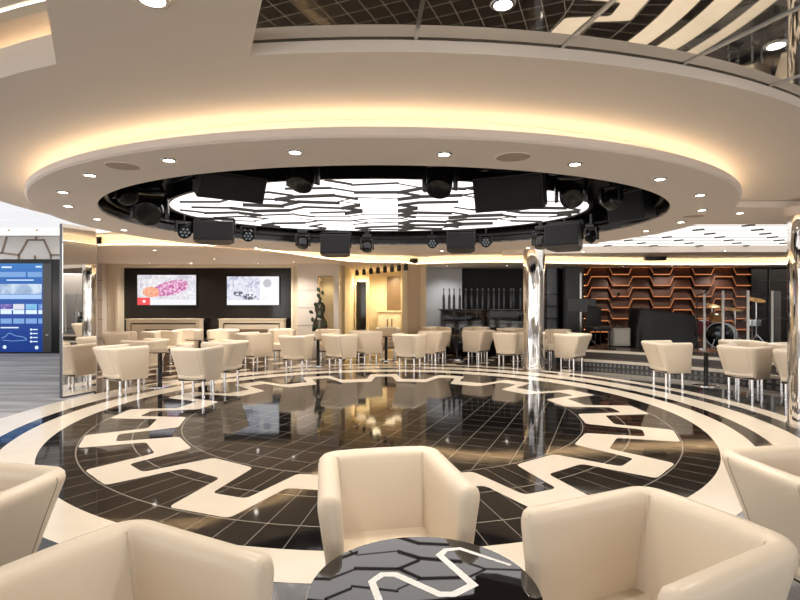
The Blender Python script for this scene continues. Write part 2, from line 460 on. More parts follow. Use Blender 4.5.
# left recess with its cove light
mb = MB(); d2 = rng(-62,-19,20); d2w = rng(-112,-19,34)
drum(mb, d2w, 4.44, ZU, ZU+.15); ann(mb, d2w, 4.1, 4.44, ZU+.15)
struct(mb, trim(), M['plaster'])
d3 = rng(-62,-8,24)
mb = MB(); ann(mb, d3, 4.05, 4.54, ZU+.23); drum(mb, d3, 4.05, ZU+.14, ZU+.23); struct(mb, 'ceiling_cove', M['plaster'], smooth=False)
mb = MB(); drum(mb, d3, 4.54, ZU+.19, ZU+.23); ann(mb, d3, 4.54, 4.6, ZU+.19); struct(mb, trim(), M['ivory'])
mb = MB(); ann(mb, rng(-62,0,26), 4.6, 9.5, ZU+.20); struct(mb, 'ceiling_mirror_left', M['smoked'], smooth=False)
mb = MB()
for a, b in zip(d3, d3[1:]):
    p, q = polar(4.22,a), polar(4.22,b); p2, q2 = polar(4.25,a), polar(4.25,b)
    mb.add([(*p,ZU+.155),(*q,ZU+.155),(*q2,ZU+.155),(*p2,ZU+.155),(*p,ZU+.17),(*q,ZU+.17),(*q2,ZU+.17),(*p2,ZU+.17)],[(0,1,2,3),(4,5,6,7),(0,1,5,4),(2,3,7,6)])
struct(mb, trim(), M['led'])
mb = MB(); p, q = RL, RL2; mb.poly([(*p,ZU),(*q,ZU),(*q,ZU+.25),(*p,ZU+.25)]); struct(mb, trim(), M['plaster'])

# right side: lower soffit, luminous panel over the stage seats, curved beam behind it
mb = MB(); mb.prism([(3.66,5.78),(9,6.0),(9,7.12),(3.75,7.12),(3.68,6.5)], 2.50, 2.575); struct(mb, 'ceiling_side', M['plaster2'], smooth=False)
sl = thing('luminous_ceiling', 'white glowing ceiling panel with short dark dashes over the right-hand seats', 'ceiling light')
spoly = [(3.6,7.15),(11,7.15),(11,10.4),(8.5,10.15),(6.5,10.1),(4.5,10.25),(2.9,10.5),(2.6,9.6),(3.1,8.6)]
mp = MB(); mp.prism(spoly, 2.53, 2.56); mp.build('light_panel', M['lum2'], sl, smooth=False)
mf = MB()
for r in range(7):
    for c in range(9):
        x = 3.2 + c*.9 + (.45 if r % 2 else 0); y = 7.35 + r*.46
        if x > 10.4 or (x < 3.9 and y < 8.6): continue
        mf.box((x,y,2.52),(.05,.16,.02),0,Matrix.Translation((x,y,0))@Matrix.Rotation(.55,4,'Z')@Matrix.Translation((-x,-y,0)))
        mf.box((x+.45,y+.08,2.527),(.74,.008,.006))
mf.build('divider_dash', M['under'], sl, smooth=False)
bl = [(2.2,10.75),(2.9,10.5),(4.5,10.25),(6.5,10.1),(8.5,10.15),(11,10.4)]
mb = MB(); bb = [(x,y+.25) for x,y in bl]
mb.prism(bl + bb[::-1], 2.40, 2.57); struct(mb, trim(), M['plaster2'], smooth=False)

# back bulkhead with cove lip
lipL = [(-5.35,9.0),(-4.4,8.95),(-3.5,9.1),(-2.95,9.5),(-2.35,10.4),(-1.83,11.7),(-1.2,12.75),(-.6,13.1),(0,13.2),(.40,13.7)]
lipR = [(.40,13.7),(1.04,13.35),(2.03,13.0),(3.1,13.05),(3.9,13.3),(5.9,13.75),(8.3,14.0),(11.5,13.6)]
def smoothline(p, k=5):
    out = []
    for i in range(len(p)-1):
        p0 = Vector(p[max(i-1,0)]); p1 = Vector(p[i]); p2 = Vector(p[i+1]); p3 = Vector(p[min(i+2,len(p)-1)])
        for j in range(k):
            t = j/k
            out.append(.5*((2*p1)+(p2-p0)*t+(2*p0-5*p1+4*p2-p3)*t*t+(3*p1-p0-3*p2+p3)*t**3))
    out.append(Vector(p[-1])); return [(v.x,v.y) for v in out]
lipL = smoothline(lipL); lipR = smoothline(lipR)
def offs(line, d):
    out = []
    for i in range(len(line)):
        a = Vector(line[max(i-1,0)]); b = Vector(line[min(i+1,len(line)-1)]); t = (b-a).normalized()
        out.append((line[i][0]-t.y*d, line[i][1]+t.x*d))
    return out
for line, back in ((lipL, [(.5,19),(-9,19),(-9,14.2)]), (lipR, [(13,19),(.4,19)])):
    mb = MB(); n = len(line)
    poly = line + back
    mb.poly([(x,y,2.385) for x,y in poly])
    for a, b in zip(line, line[1:]): mb.poly([(*a,2.385),(*b,2.385),(*b,2.42),(*a,2.42)])
    o1, o2 = offs(line,.16), offs(line, .02)
    for i in range(n-1): mb.poly([(*line[i],2.42),(*line[i+1],2.42),(*o1[i+1],2.42),(*o1[i],2.42)])
    for i in range(n-1): mb.poly([(*o1[i],2.42),(*o1[i+1],2.42),(*o1[i+1],ZU+.01),(*o1[i],ZU+.01)])
    struct(mb, trim(), M['plaster'], recalc=False, angle=30)
    mb = MB(); a1, a2 = offs(line,.05), offs(line,.075)
    for i in range(n-1):
        mb.poly([(*a1[i],2.4215),(*a1[i+1],2.4215),(*a1[i+1],2.433),(*a1[i],2.433)]); mb.poly([(*a1[i],2.433),(*a1[i+1],2.433),(*a2[i+1],2.433),(*a2[i],2.433)])
    struct(mb, trim(), M['ledback'], recalc=False)

# ------------------------------------------------------------------ walls
YT = 13.5
mb = MB()
mb.bx(-8.1,-2.7,13.75,13.95,0,2.385); struct(mb, 'wall_back', M['beige'], smooth=False)
mb = MB(); mb.bx(-7.36,-2.84,13.66,13.745,.0,2.30); struct(mb, trim(), M['tvwall'], smooth=False)
# moulded frame round the niche
mb = MB()
mb.bx(-7.67,-7.36,13.42,13.74,0,2.34); mb.bx(-2.84,-2.66,13.42,13.74,0,2.34); mb.bx(-7.67,-2.66,13.40,13.74,2.30,2.384)
mb.bx(-7.42,-7.36,13.36,13.42,0,2.30); mb.bx(-2.84,-2.78,13.36,13.42,0,2.30)
struct(mb, trim(), M['beige'], smooth=False)
mb = MB(); mb.bx(-8.25,-7.68,13.2,13.74,0,2.384)
for z in (.45,.95,1.45,1.95): mb.bx(-8.26,-7.67,13.19,13.21,z,z+.012,1)
struct(mb, trim(), [M['stone'],M['brownpanel']], smooth=False)
# marble pillar with lit niche beside the corridor
mb = MB()
mb.bx(-2.65,-2.12,13.25,13.95,0,2.384); mb.bx(-1.72,-1.58,13.25,13.95,0,2.384); mb.bx(-2.12,-1.72,13.25,13.95,2.08,2.384); mb.bx(-2.12,-1.72,13.25,13.95,0,.62)
for z in (.8,1.25,1.7): mb.bx(-2.66,-2.11,13.24,13.255,z,z+.01,1)
struct(mb, 'wall_pillar', [M['stone'],M['grey']], smooth=False)
mb = MB(); mb.bx(-2.12,-1.72,13.86,13.95,.62,2.08); struct(mb, trim(), M['warmwall'], smooth=False)
# corridor
mb = MB(); mb.bx(-1.58,-1.5,13.95,18.2,0,2.384); mb.bx(.30,.42,13.98,18.2,0,2.384); mb.bx(-3.0,.4,18.2,18.3,0,2.384)
struct(mb, 'wall_corridor', M['warmwall'], smooth=False)
mb = MB(); mb.bx(-1.49,-.98,16.9,17.0,0,2.384, 0); mb.bx(-1.08,-.98,16.3,16.95,0,2.384); mb.bx(-.98,.30,16.8,16.9,0,2.384)
struct(mb, 'wall_corridor_end', M['warmwall'], smooth=False)
d = thing('dark_doorway', 'doorway with darkness painted as a black sheet at the end of the warm lit corridor', 'doorway', (-1.24,16.85,0))
mb = MB(); mb.bx(-.2,.2,-.02,.03,.02,2.05); mb.build('opening', M['blackgloss'], d, smooth=False)  # solid black sheet painting the dark of an unlit opening
mb = MB(); mb.bx(-.24,-.2,-.04,.04,0,2.09); mb.bx(.2,.24,-.04,.04,0,2.09); mb.bx(-.24,.24,-.04,.04,2.05,2.09); mb.build('door_frame', M['beige'], d, smooth=False)
p = thing('wall_panel', 'dark brown wall panel above the low beige cabinet in the corridor', 'panel', (-.20,16.79,1.12))
mb = MB(); mb.rbox((0,-.02,.55),(.46,.04,1.10),.008); mb.build('board', M['brownpanel'], p)
mb = MB(); mb.bx(-.245,-.23,-.05,0,0,1.1); mb.bx(.23,.245,-.05,0,0,1.1); mb.build('edge_frame', M['ivory'], p, smooth=False)
p = thing('low_cabinet', 'low beige cabinet under the brown panel in the corridor', 'cabinet', (-.33,16.5,0))
mb = MB(); mb.rbox((0,0,.52),(.76,.40,1.04),.01); mb.rbox((0,-.01,1.075),(.82,.44,.05),.01); mb.build('body', M['beige'], p)
for i, x in enumerate((-.19,.19)):
    mb = MB(); mb.rbox((x,-.208,.52),(.34,.02,.86),.006); dd = mb.build('cabinet_door', M['ivory'], p)
    mb = MB(); mb.bx(x+(.10 if i==0 else -.14),x+(.14 if i==0 else -.10),-.235,-.215,.55,.85); mb.build('handle', M['brownpanel'], dd, smooth=False)
# pillar right of the corridor
mb = MB(); mb.bx(.06,.20,13.75,14.3,0,2.384,1); mb.bx(.20,.55,13.72,14.3,0,2.384,0); mb.bx(.55,.70,13.75,14.3,0,2.384,1)
struct(mb, 'wall_centre', [pm('tan_panel',(.52,.40,.27),.45), M['warmwall']], smooth=False)
# bar wall
mb = MB(); mb.bx(.70,5.0,15.2,15.35,0,2.384); struct(mb, 'wall_bar', pm('matt_black_panel',(.006,.006,.006),.35,spec=.2), smooth=False)
mb = MB(); mb.bx(.72,1.78,14.7,14.76,0,2.384)
struct(mb, 'wall_glass', M['bluegrey'], smooth=False)
mb = MB(); mb.bx(4.62,5.12,14.3,14.5,0,2.384,0); mb.bx(5.0,5.05,14.24,14.3,.3,2.2,1); mb.bx(3.9,4.6,15.0,15.1,0,2.384,2)
struct(mb, trim(), [M['darkgrey'], M['steel'], M['bluegrey']], smooth=False)
mb = MB()
for z in (.9,1.25,1.6): mb.bx(3.9,4.6,14.85,15.0,z,z+.03)
for x in (3.88,4.24,4.58): mb.bx(x,x+.03,14.85,15.0,0,2.384)
struct(mb, trim(), M['black'], smooth=False)
# bar counter
p = thing('bar_counter', 'black glossy bar counter in front of the dark back wall', 'bar counter', (2.35,14.0,0))
mb = MB(); mb.rbox((0,0,.585),(2.5,.6,1.17),.01); mb.build('body', M['blackgloss'], p)
mb = MB(); mb.rbox((0,-.03,1.19),(2.6,.70,.04),.01); mb.build('worktop', M['tabletop'], p)
mb = MB()
for i in range(9): mb.bx(-1.2+i*.3,-1.19+i*.3,-.303,-.299,.05,1.15)
mb.build('panel_joint', M['darkgrey'], p, smooth=False)
random.seed(3)
rod0 = None
for i in range(16):  # made-up vessels standing in for unclear vertical streaks over the counter
    x = 1.22 + i*.15 + random.uniform(-.03,.03); h = random.uniform(.40,.56)
    lab = 'slender dark glass vessel made up for a vertical streak above the black bar counter'
    if rod0 is None:
        rod0 = thing('streak_vessel', lab, 'bottle', (x,14.1,1.21), 0, 'glass vessels made up for streaks above the bar counter')
        mb = MB(); mb.lathe([(0,0),(.034,0),(.036,.02),(.036,.30),(.026,.36),(.013,.41),(.013,.50),(.0,.50)],14); mb.build('vessel', pm('streak_vessel_glass',(.05,.055,.065),.08,.3), rod0)
        mb = MB(); mb.lathe([(0,.50),(.016,.50),(.022,.53),(.014,.56),(0,.565)],12); mb.build('stopper', M['darkgrey'], rod0)
    else: dup(rod0, (x,14.1+random.uniform(-.06,.1),1.21))
# stage wall: copper relief
mb = MB(); mb.bx(5.05,13,14.9,15.05,0,2.384); struct(mb, 'wall_stage', M['blackgloss'], smooth=False)
p = thing('mounted_relief_panel', 'copper wall relief of stepped trapezoid ridges with glowing orange edges behind the stage', 'wall panel', (0,14.75,0))
pitch, lo, hi, sl_, amp = 1.18, .47, .49, .11, .25
x0c = px(560+335*.175, 14.75)   # centre of a low flat
def zz_line(z, xa, xb):
    pts = []; k = -4
    while True:
        c = x0c + k*pitch
        for dx, dz in ((-lo/2-sl_,amp),(-lo/2,0),(lo/2,0),(lo/2+sl_,amp)):
            pts.append((c+dx, z+dz))
        k += 1
        if c > xb+2: break
    out = []
    for (xa1,za),(xb1,zb) in zip(pts, pts[1:]):
        for t in (0,.5):
            out.append((xa1+(xb1-xa1)*t, za+(zb-za)*t))
    out = [q for q in out if xa-.001 <= q[0] <= xb+.001]
    def at(x):
        for (a,za),(b2,zb) in zip(pts, pts[1:]):
            if a <= x <= b2: return za + (zb-za)*(x-a)/max(b2-a,1e-6)
    return [(xa,at(xa))] + out + [(xb,at(xb))]
xa, xb = 5.28, 10.0
ztop = pz(286, 14.75)
for k in range(-1, 6):
    zb_ = ztop - .315*k; line = zz_line(zb_, xa, xb); up = .315
    clampz = lambda z: min(z, 2.38)
    bot = [(x, -.13, clampz(z)) for x, z in line]; top = [(x, -.02, clampz(z+up+.02)) for x, z in line]; back = [(x, -.02, clampz(z)) for x, z in line]
    mb = MB(); mb.loft([top, bot, back], 0, closed=False)
    rb = mb.build('ridge', M['copper'], p, smooth=False)
    if clampz(min(z for x, z in line)) < 2.36:
        mb = MB(); b1 = [(x,-.135,clampz(z-.002)) for x,z in line]; b2 = [(x,-.135,clampz(z+.026)) for x,z in line]; b3=[(x,-.115,clampz(z+.026)) for x,z in line]
        mb.loft([b3,b2,b1], 0, closed=False); mb.build('light_edge', M['ledorange'], rb, smooth=False)
        mb = MB(); mb.loft([[(x,-.075,clampz(z+.006)) for x,z in line],[(x,-.06,clampz(z+.006)) for x,z in line],[(x,-.06,clampz(z+.02)) for x,z in line],[(x,-.075,clampz(z+.02)) for x,z in line],[(x,-.075,clampz(z+.006)) for x,z in line]],0,closed=False); mb.build('hidden_led', M['ledhid'], rb, smooth=False)
mb = MB(); mb.bx(10.02,12.5,14.6,14.8,0,2.384)
for x in (10.5,11.2,11.9): mb.bx(x,x+.03,14.57,14.6,0,2.384,1)
for z in (.9,1.5,2.0): mb.bx(10.2,12.5,14.575,14.6,z,z+.02,1)
struct(mb, 'wall_stage_side', [M['blackgloss'], M['darkgrey']], smooth=False)
mb = MB(); mb.bx(12.5,12.65,5.0,15,0,2.6); struct(mb, 'wall_right', M['stone'], smooth=False)

mb = MB()
for i in range(11):
    x = -15 + i*2.7; mb.bx(x,x+1.1,-3.75,-3.5,0,2.8)
mb.bx(-16,13,-3.75,-3.5,2.35,2.9); mb.bx(-16,13,-3.75,-3.5,0,.35)
struct(mb, 'wall_front', M['stone'], smooth=False)
mb = MB(); mb.bx(12.5,12.65,-3.5,5.0,0,2.6); struct(mb, 'wall_right_front', M['stone'], smooth=False)
# left partition and the atrium beyond
mb = MB()
a, b = Vector((-4.80,8.10)), Vector((-8.05,13.62)); t = (b-a).normalized(); nrm = Vector((-t.y,t.x))*.12
mb.prism([tuple(a),tuple(b),tuple(b+nrm),tuple(a+nrm)], 0, 2.6); struct(mb, 'wall_left', M['stone'], smooth=False)
a, b = Vector((-4.97,7.55)), Vector((-4.785,8.06)); t = (b-a).normalized(); nrm = Vector((-t.y,t.x))
p = thing('mirror_pillar', 'tall mirror clad pillar standing beside the leftmost tub chairs', 'pillar', (0,0,0))
mb = MB(); c2 = nrm*.012; c3 = nrm*.07
mb.prism([tuple(a+c2),tuple(b+c2),tuple(b+c3),tuple(a+c3)],0,2.578); mb.build('core', M['darkgrey'], p, smooth=False)
mb = MB(); mb.prism([tuple(a),tuple(b),tuple(b+c2),tuple(a+c2)],.02,2.575); mb.build('mirror_face', M['mirror'], p, smooth=False)
mb = MB(); mb.bx(-18,-7.9,15.0,15.15,0,4.2)
# seams of the big hexagon stone panels
def seam(mb, pts, y, w=.05):
    for (x0,z0),(x1,z1) in zip(pts, pts[1:]):
        L_ = hypot(x1-x0,z1-z0); an = atan2(z1-z0,x1-x0)
        mb.box((0,0,0),(L_+w*.6,.02,w),1,Matrix.Translation(((x0+x1)/2,y,(z0+z1)/2))@Matrix.Rotation(-an,4,'Y'))
P_ = lambda x, y: (px(x,15), pz(y,15))
for pts in ([(9,230),(2,253),(19,255),(28,240),(44,240),(51,255),(62,255)],[(19,255),(19,268)],[(51,255),(51,268)],[(36,240),(37,230)],[(35,256),(35,268)],[(0,253),(-14,253)],[(-14,253),(-24,238)]):
    seam(mb, [P_(*q) for q in pts], 14.99)
struct(mb, 'wall_atrium', [M['stonewall'], M['brownpanel']], smooth=False)
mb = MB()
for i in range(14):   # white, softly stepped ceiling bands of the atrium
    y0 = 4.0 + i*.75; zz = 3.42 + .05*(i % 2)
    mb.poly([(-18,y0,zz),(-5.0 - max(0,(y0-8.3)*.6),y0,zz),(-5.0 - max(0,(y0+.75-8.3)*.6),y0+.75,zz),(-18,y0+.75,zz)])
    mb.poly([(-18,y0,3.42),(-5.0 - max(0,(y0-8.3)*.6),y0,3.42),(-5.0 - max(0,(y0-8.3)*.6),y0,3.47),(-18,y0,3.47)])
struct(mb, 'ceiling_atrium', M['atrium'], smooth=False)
mb = MB(); mb.bx(-18,-8.1,14.7,14.95,3.30,3.42); struct(mb, trim(), M['white'], smooth=False)

# digital kiosk
YK = 13.9
p = thing('digital_kiosk', 'tall digital information kiosk with blue touch screen by the left edge', 'screen', (px(18,YK),YK,0))
w = 2.4
mb = MB(); mb.rbox((0,.12,1.29),(w,.24,2.54),.02); mb.build('casing', M['black'], p)
kx = lambda x: px(x,YK) - px(18,YK)
kz = lambda y: pz(y,YK)
sc = MB(); sc.bx(kx(-20),kx(43),-.012,0,kz(352),kz(263.5))
def ksc():
    m, nt, b = new('kiosk_screen_blue'); E.nt = nt
    tc = nt.nodes.new('ShaderNodeTexCoord'); sp = nt.nodes.new('ShaderNodeSeparateXYZ'); nt.links.new(tc.outputs['Object'], sp.inputs[0])
    c = ramp((E(sp.outputs[2]) - .05)*.4, [(0,(.006,.03,.20)),(.35,(.010,.05,.30)),(.7,(.02,.11,.42)),(1,(.05,.22,.58))])
    nt.links.new(c, b.inputs['Emission Color']); b.inputs['Specular IOR Level'].default_value = .1; b.inputs['Emission Strength'].default_value = .62; b.inputs['Roughness'].default_value = .15
    b.inputs['Base Color'].default_value = (.01,.02,.05,1)
    return m
s_ = sc.build('screen', ksc(), p, smooth=False)
def tile(name, rects, mat):
    for x0,x1,y0,y1 in rects:
        mb = MB(); mb.bx(kx(x0),kx(x1),-.016,-.011,kz(y1),kz(y0)); mb.build(name, mat, s_, smooth=False)
def pic(name, cols, sc_):
    m, nt, b = new(name); E.nt = nt; tc = nt.nodes.new('ShaderNodeTexCoord')
    c = ramp(noise(tc.outputs['Object'], sc_, 5, .6), cols); nt.links.new(c, b.inputs['Emission Color']); b.inputs['Emission Strength'].default_value = .7
    b.inputs['Base Color'].default_value = (.01,.01,.02,1); return m
lt_ = em('screen_pale_blue', (.16,.34,.66), .7); wh = em('screen_white', (.62,.76,.95), .75)
tile('banner_field', [(-18,26,272,277),(28,42,272,277)], lt_)
tile('text_line', [(2,12,266.5,268),(36,42,266,267.5),(7,34,279.6,280.6),(1,14,309,310),(1,19,327,328.2),(33,38,329,330),(33,38,333,334),(33,38,337,338),(33,38,341,342)], wh)
tile('wide_picture', [(-18,42,284,294)], pic('screen_landscape', [(0,(.10,.16,.28)),(.45,(.30,.42,.60)),(.55,(.55,.66,.78)),(1,(.75,.82,.9))], 3))
tile('caption_band', [(-18,42,294.5,299)], em('screen_caption', (.36,.54,.85), .7))
for i, cc in enumerate(((.10,.05,.35),(.65,.66,.75),(.15,.45,.75),(.12,.25,.6))):
    x = 1 + i*12.6
    tile('thumbnail', [(x,min(x+11,42.5),304,309.5)], pic('screen_thumb_%d' % i, [(0,tuple(q*.5 for q in cc)),(.5,cc),(1,(.7,.75,.85))], 8))
tile('thumbnail_caption', [(1+i*12.6,min(12+i*12.6,42.5),310,314) for i in range(4)], wh)
tile('button_row', [(1+i*12.6,min(12+i*12.6,42.5),318.5,323.5) for i in range(4)], lt_)
mb = MB()
for x, y, r in ((31.5,329.5,.030),(31.5,333.5,.03),(31.5,337.5,.03),(31.5,341.5,.03),(5,347,.05),(37,347.5,.05)):
    mb = MB(); mb.cyl((kx(x),-.016,kz(y)),(kx(x),-.011,kz(y)),r,r,12); mb.build('round_icon', wh, s_)
mb = MB(); pr = [(2,338),(6,336.5),(8,334),(10,333),(13,334.5),(17,336),(22,336.5),(26,338),(27,340)]
mb.tube([(kx(x),-.013,kz(y)) for x,y in pr], .010, 6); mb.tube([(kx(x),-.013,kz(y)) for x,y in ((3,340),(12,341),(20,340.5),(27,340))], .008, 6)
mb.build('map_outline', lt_, s_)
mb = MB(); mb.bx(kx(43),kx(51),-.014,-.002,kz(352),kz(263.5)); mb.build('side_bezel', M['black'], p, smooth=False)
mb = MB(); mb.bx(kx(51),kx(52),-.02,-.002,.04,2.5); mb.build('edge_strip', M['black'], p, smooth=False)
mb = MB(); mb.rbox((kx(47.5),-.02,kz(335)),(.07,.02,.03),.004); mb.build('card_reader', M['grey'], p)

# ------------------------------------------------------------------ televisions and consoles
def tv(x0,x1,y0,y1,lab,mat):
    Y = 13.6; cx_ = (px(x0,Y)+px(x1,Y))/2; w = px(x1,Y)-px(x0,Y); z0, z1 = pz(y1,Y), pz(y0,Y)
    t = thing('television', lab, 'television', (cx_,Y,(z0+z1)/2), 0)
    mb = MB(); mb.rbox((0,.025,0),(w+.03,.045,z1-z0+.03),.008); mb.build('casing', M['black'], t)
    mb = MB(); mb.bx(-w/2,w/2,-.004,.0,-(z1-z0)/2,(z1-z0)/2); mb.build('screen', mat, t, smooth=False)
tv(137.5,196,275,305,'wall television showing a pink and red map, left of the two', map_screen('map_pink',0,.72))
tv(227,279,276.5,305,'wall television showing a pale blue grey picture, right of the two', map_screen('map_blue',1,.72))
def console(xa, xb, lab):
    Y = 13.3; a_, b_ = px(xa,Y), px(xb,Y); w = b_-a_
    t = thing('console_cabinet', lab, 'cabinet', ((a_+b_)/2,Y,0))
    mb = MB(); mb.bx(-w/2,w/2,-.16,.10,.86,.96); mb.bx(-w/2,-w/2+.10,-.16,.10,0,.86); mb.bx(w/2-.10,w/2,-.16,.10,0,.86)
    mb.bx(-w/2-.02,w/2+.02,-.18,.1,.945,.965)
    mb.build('surround', M['beige'], t, smooth=False)
    mb = MB(); mb.bx(-w/2+.1,w/2-.1,-.06,-.03,0,.86); mb.build('recess_panel', M['darkwood'], t, smooth=False)
    mb = MB(); mb.bx(-w/2+.13,w/2-.13,-.14,-.06,.0,.82); mb.build('front_panel', M['beige'], t, smooth=False)
    mb = MB(); mb.bx(-w*.25,w*.25,-.15,-.138,.0,.70); mb.build('door_inset', M['brownpanel'], t, smooth=False)
console(129.5,202,'beige framed console cabinet under the pink map television')
console(221,285,'beige framed console cabinet under the pale blue television')

# cello sculpture in the niche
t = thing('cello_sculpture', 'dark cello shaped sculpture with leaves standing before the marble pillar', 'sculpture', (px(320,12.9),12.9,0))
mb = MB(); mb.rbox((0,0,.30),(.34,.26,.60),.01); mb.build('plinth', M['stone'], t)
prof = [(.62,.05),(.66,.15),(.78,.19),(.92,.165),(1.02,.105),(1.10,.10),(1.18,.13),(1.30,.135),(1.38,.09),(1.41,.03)]
mb = MB()
rings = []
for z, w_ in prof:
    rings.append([(w_*cos(2*pi*i/16), .07*min(1,w_*9)*sin(2*pi*i/16), z) for i in range(16)])
mb.loft(rings, capped=True); mb.build('body', pm('dark_bronze',(.05,.04,.02),.3,.4), t)
mb = MB(); mb.rbox((0,-.02,1.66),(.045,.05,.56),.012); mb.lathe([(0,1.93),(.035,1.93),(.045,1.97),(.03,2.02),(0,2.04)],10)
for z in (1.86,1.91): mb.cyl((-.07,-.02,z),(.07,-.02,z),.01,.01,8)
mb.build('neck', M['gold'], t)
mb = MB(); mb.tube([(-.012,-.085,.75),(-.012,-.05,1.9)],.003,4); mb.tube([(.012,-.085,.75),(.012,-.05,1.9)],.003,4); mb.rbox((0,-.08,.98),(.1,.02,.05),.005); mb.build('strings', M['steel'], t)
random.seed(5)
for i in range(14):
    a = random.uniform(0,2*pi); z = .66+i*.075; r = .10+random.random()*.09
    mb = MB(); Lf = Matrix.Translation((cos(a)*r-.06,-.09,z+.0))@Matrix.Rotation(random.uniform(-1,1),4,'Y')@Matrix.Rotation(random.uniform(-.5,.5),4,'X')
    mb.loft([[(0,0,0)]*6,[(.035*cos(k*pi/3),.008*sin(k*pi/3),.05) for k in range(6)],[(.045*cos(k*pi/3),.008*sin(k*pi/3),.09) for k in range(6)],[(0,0,.15)]*6],M=Lf)
    mb.build('leaf', M['green'], t)

# ------------------------------------------------------------------ stage
def stage_R(t): return 6.1 + 1.3*(141-t)/51
def arcslab(mb, R0, R1, a0, a1, z0, z1, mi=0, n=28):
    g = lambda R, a: polar(R(a) if callable(R) else R, a)
    mb.prism([g(R0,a) for a in rng(a0,a1,n)] + [g(R1,a) for a in rng(a1,a0,n)], z0, z1, mi)
st = thing('stage_platform', 'low dark curved stage with two steps and pale nosings at the right rear', 'stage')
sr1 = lambda t: stage_R(t)+.7
mb = MB(); arcslab(mb, sr1, 9.0, 90, 141, 0, .30); arcslab(mb,8.9,lambda t: min(12.3, 7.88/-cos(radians(t))),100,141,0,.30); mb.build('platform', M['darkwood'], st, smooth=False)
mb = MB(); arcslab(mb, stage_R, sr1, 90, 141, 0, .15); mb.build('step', M['darkwood'], st, smooth=False)
for R_, z in ((sr1,.30),(stage_R,.15)):
    mb = MB(); arcslab(mb, lambda t: R_(t)-.012, lambda t: R_(t)+.10, 90, 141, z-.045, z+.004); mb.build('nosing', M['cream'], st, smooth=False)
mb = MB(); arcslab(mb, lambda t: stage_R(t)-.006, lambda t: stage_R(t)+.01, 100, 139, .02, .085); mb.build('vent_grille', M['vent'], st, smooth=False)
SZ = .304
# draped keyboard
YP = 12.6
t = thing('draped_piano', 'piano hidden under a black draped cloth on the stage', 'piano', (px(662,YP),YP,SZ))
mb = MB(); nx, rows = 60, 9
def ringp(k):
    out = []; f = k/(rows-1); z = .95*(1-f)
    for i in range(nx):
        a = 2*pi*i/nx; ca, sa = cos(a), sin(a); ex = .28
        X_ = .70*math.copysign(abs(ca)**ex, ca); Y_ = .34*math.copysign(abs(sa)**ex, sa)
        fl = 1 + f*(.05+.035*sin(a*11+1)+.03*sin(a*17)) + .02*sin(pi*f)*sin(a*7+f*5)
        zz = z*(1 - .20*(X_+.7)/1.4) + .015*sin(5*a)*f
        out.append((X_*fl, Y_*fl, max(zz,.0)))
    return out
rings = [[(x*.97,y*.95,z+.012) for x,y,z in ringp(0)]] + [ringp(k) for k in range(rows)]
mb.loft(rings); mb.poly(rings[0]); mb.build('cloth', M['cloth'], t, angle=80)
mb = MB(); mb.rbox((0,0,.36),(1.2,.5,.7),.02); mb.build('cabinet_body', M['blackgloss'], t)
# amplifier box
t = thing('amplifier', 'light grey amplifier box left of the draped piano', 'amplifier', (px(619,12.7),12.7,SZ))
mb = MB(); mb.rbox((0,0,.24),(.42,.34,.44),.015); mb.build('cabinet', M['grey'], t)
mb = MB(); mb.bx(-.18,.18,-.178,-.165,.08,.40); mb.build('grille_cloth', pm('amp_cloth',(.5,.47,.42),.8), t, smooth=False)
mb = MB(); mb.bx(-.21,.21,-.17,.17,.46,.475); mb.tube([(-.1,0,.475),(-.08,0,.52),(.08,0,.52),(.1,0,.475)],.01); mb.build('top_plate', M['black'], t, smooth=False)
# black high stool-like chair covered / seat
t = thing('covered_chair', 'black padded chair with rounded back beside the grey amplifier', 'chair', (px(598,12.4),12.4,SZ), .2)
mb = MB(); mb.rbox((0,0,.46),(.46,.44,.10),.03,3); mb.build('seat', M['cloth'], t)
mb = MB(); mb.rbox((0,.2,.74),(.42,.06,.50),.028,3); mb.build('backrest', M['cloth'], t)
for sx in (-.19,.19):
    for sy in (-.18,.2):
        mb = MB(); mb.cyl((sx,sy,0),(sx*.95,sy*.95,.44),.014); mb.build('leg', M['black'], t)
# microphone stand, music stands
def mic(x, Y, h, lab):
    t = thing('microphone_stand', lab, 'microphone stand', (px(x,Y),Y,SZ))
    mb = MB(); mb.lathe([(0,0),(.13,0),(.13,.02),(.03,.035),(0,.035)],20); mb.build('base', M['black'], t)
    mb = MB(); mb.cyl((0,0,.03),(0,0,h),.011); mb.build('pole', M['black'], t)
    mb = MB(); mb.cyl((0,0,h),(.12,-.1,h+.06),.009); mb.build('boom', M['black'], t)
    mb = MB(); mb.lathe([(0,0),(.014,0),(.018,.10),(.03,.12),(.03,.15),(0,.18)],12,0,Matrix.Translation((.12,-.1,h+.06))@Matrix.Rotation(radians(55),4,'X')); mb.build('microphone', M['grille'], t)
mic(610,12.0,1.15,'black microphone stand in front of the grey amplifier')
mic(697,12.1,1.25,'black microphone stand between the draped piano and the drums')
def mstand(x, Y, lab):
    t = thing('music_stand', lab, 'music stand', (px(x,Y),Y,SZ))
    for a in (90,210,330):
        mb = MB(); mb.tube([(0,0,.28),(.26*cos(radians(a)),.26*sin(radians(a)),.012)],.009,6); mb.build('leg', M['black'], t)
    mb = MB(); mb.cyl((0,0,.2),(0,0,.95),.012); mb.build('pole', M['black'], t)
    mb = MB(); mb.rbox((0,-.03,1.02),(.48,.02,.32),.006,1,0,Matrix.Translation((0,0,.0))); mb.rbox((0,-.06,.865),(.48,.07,.012),.003); mb.build('desk', M['black'], t)
mstand(577,12.2,'black music stand standing left of the black padded chair')
mstand(586,13.0,'black music stand half hidden behind the black padded chair')
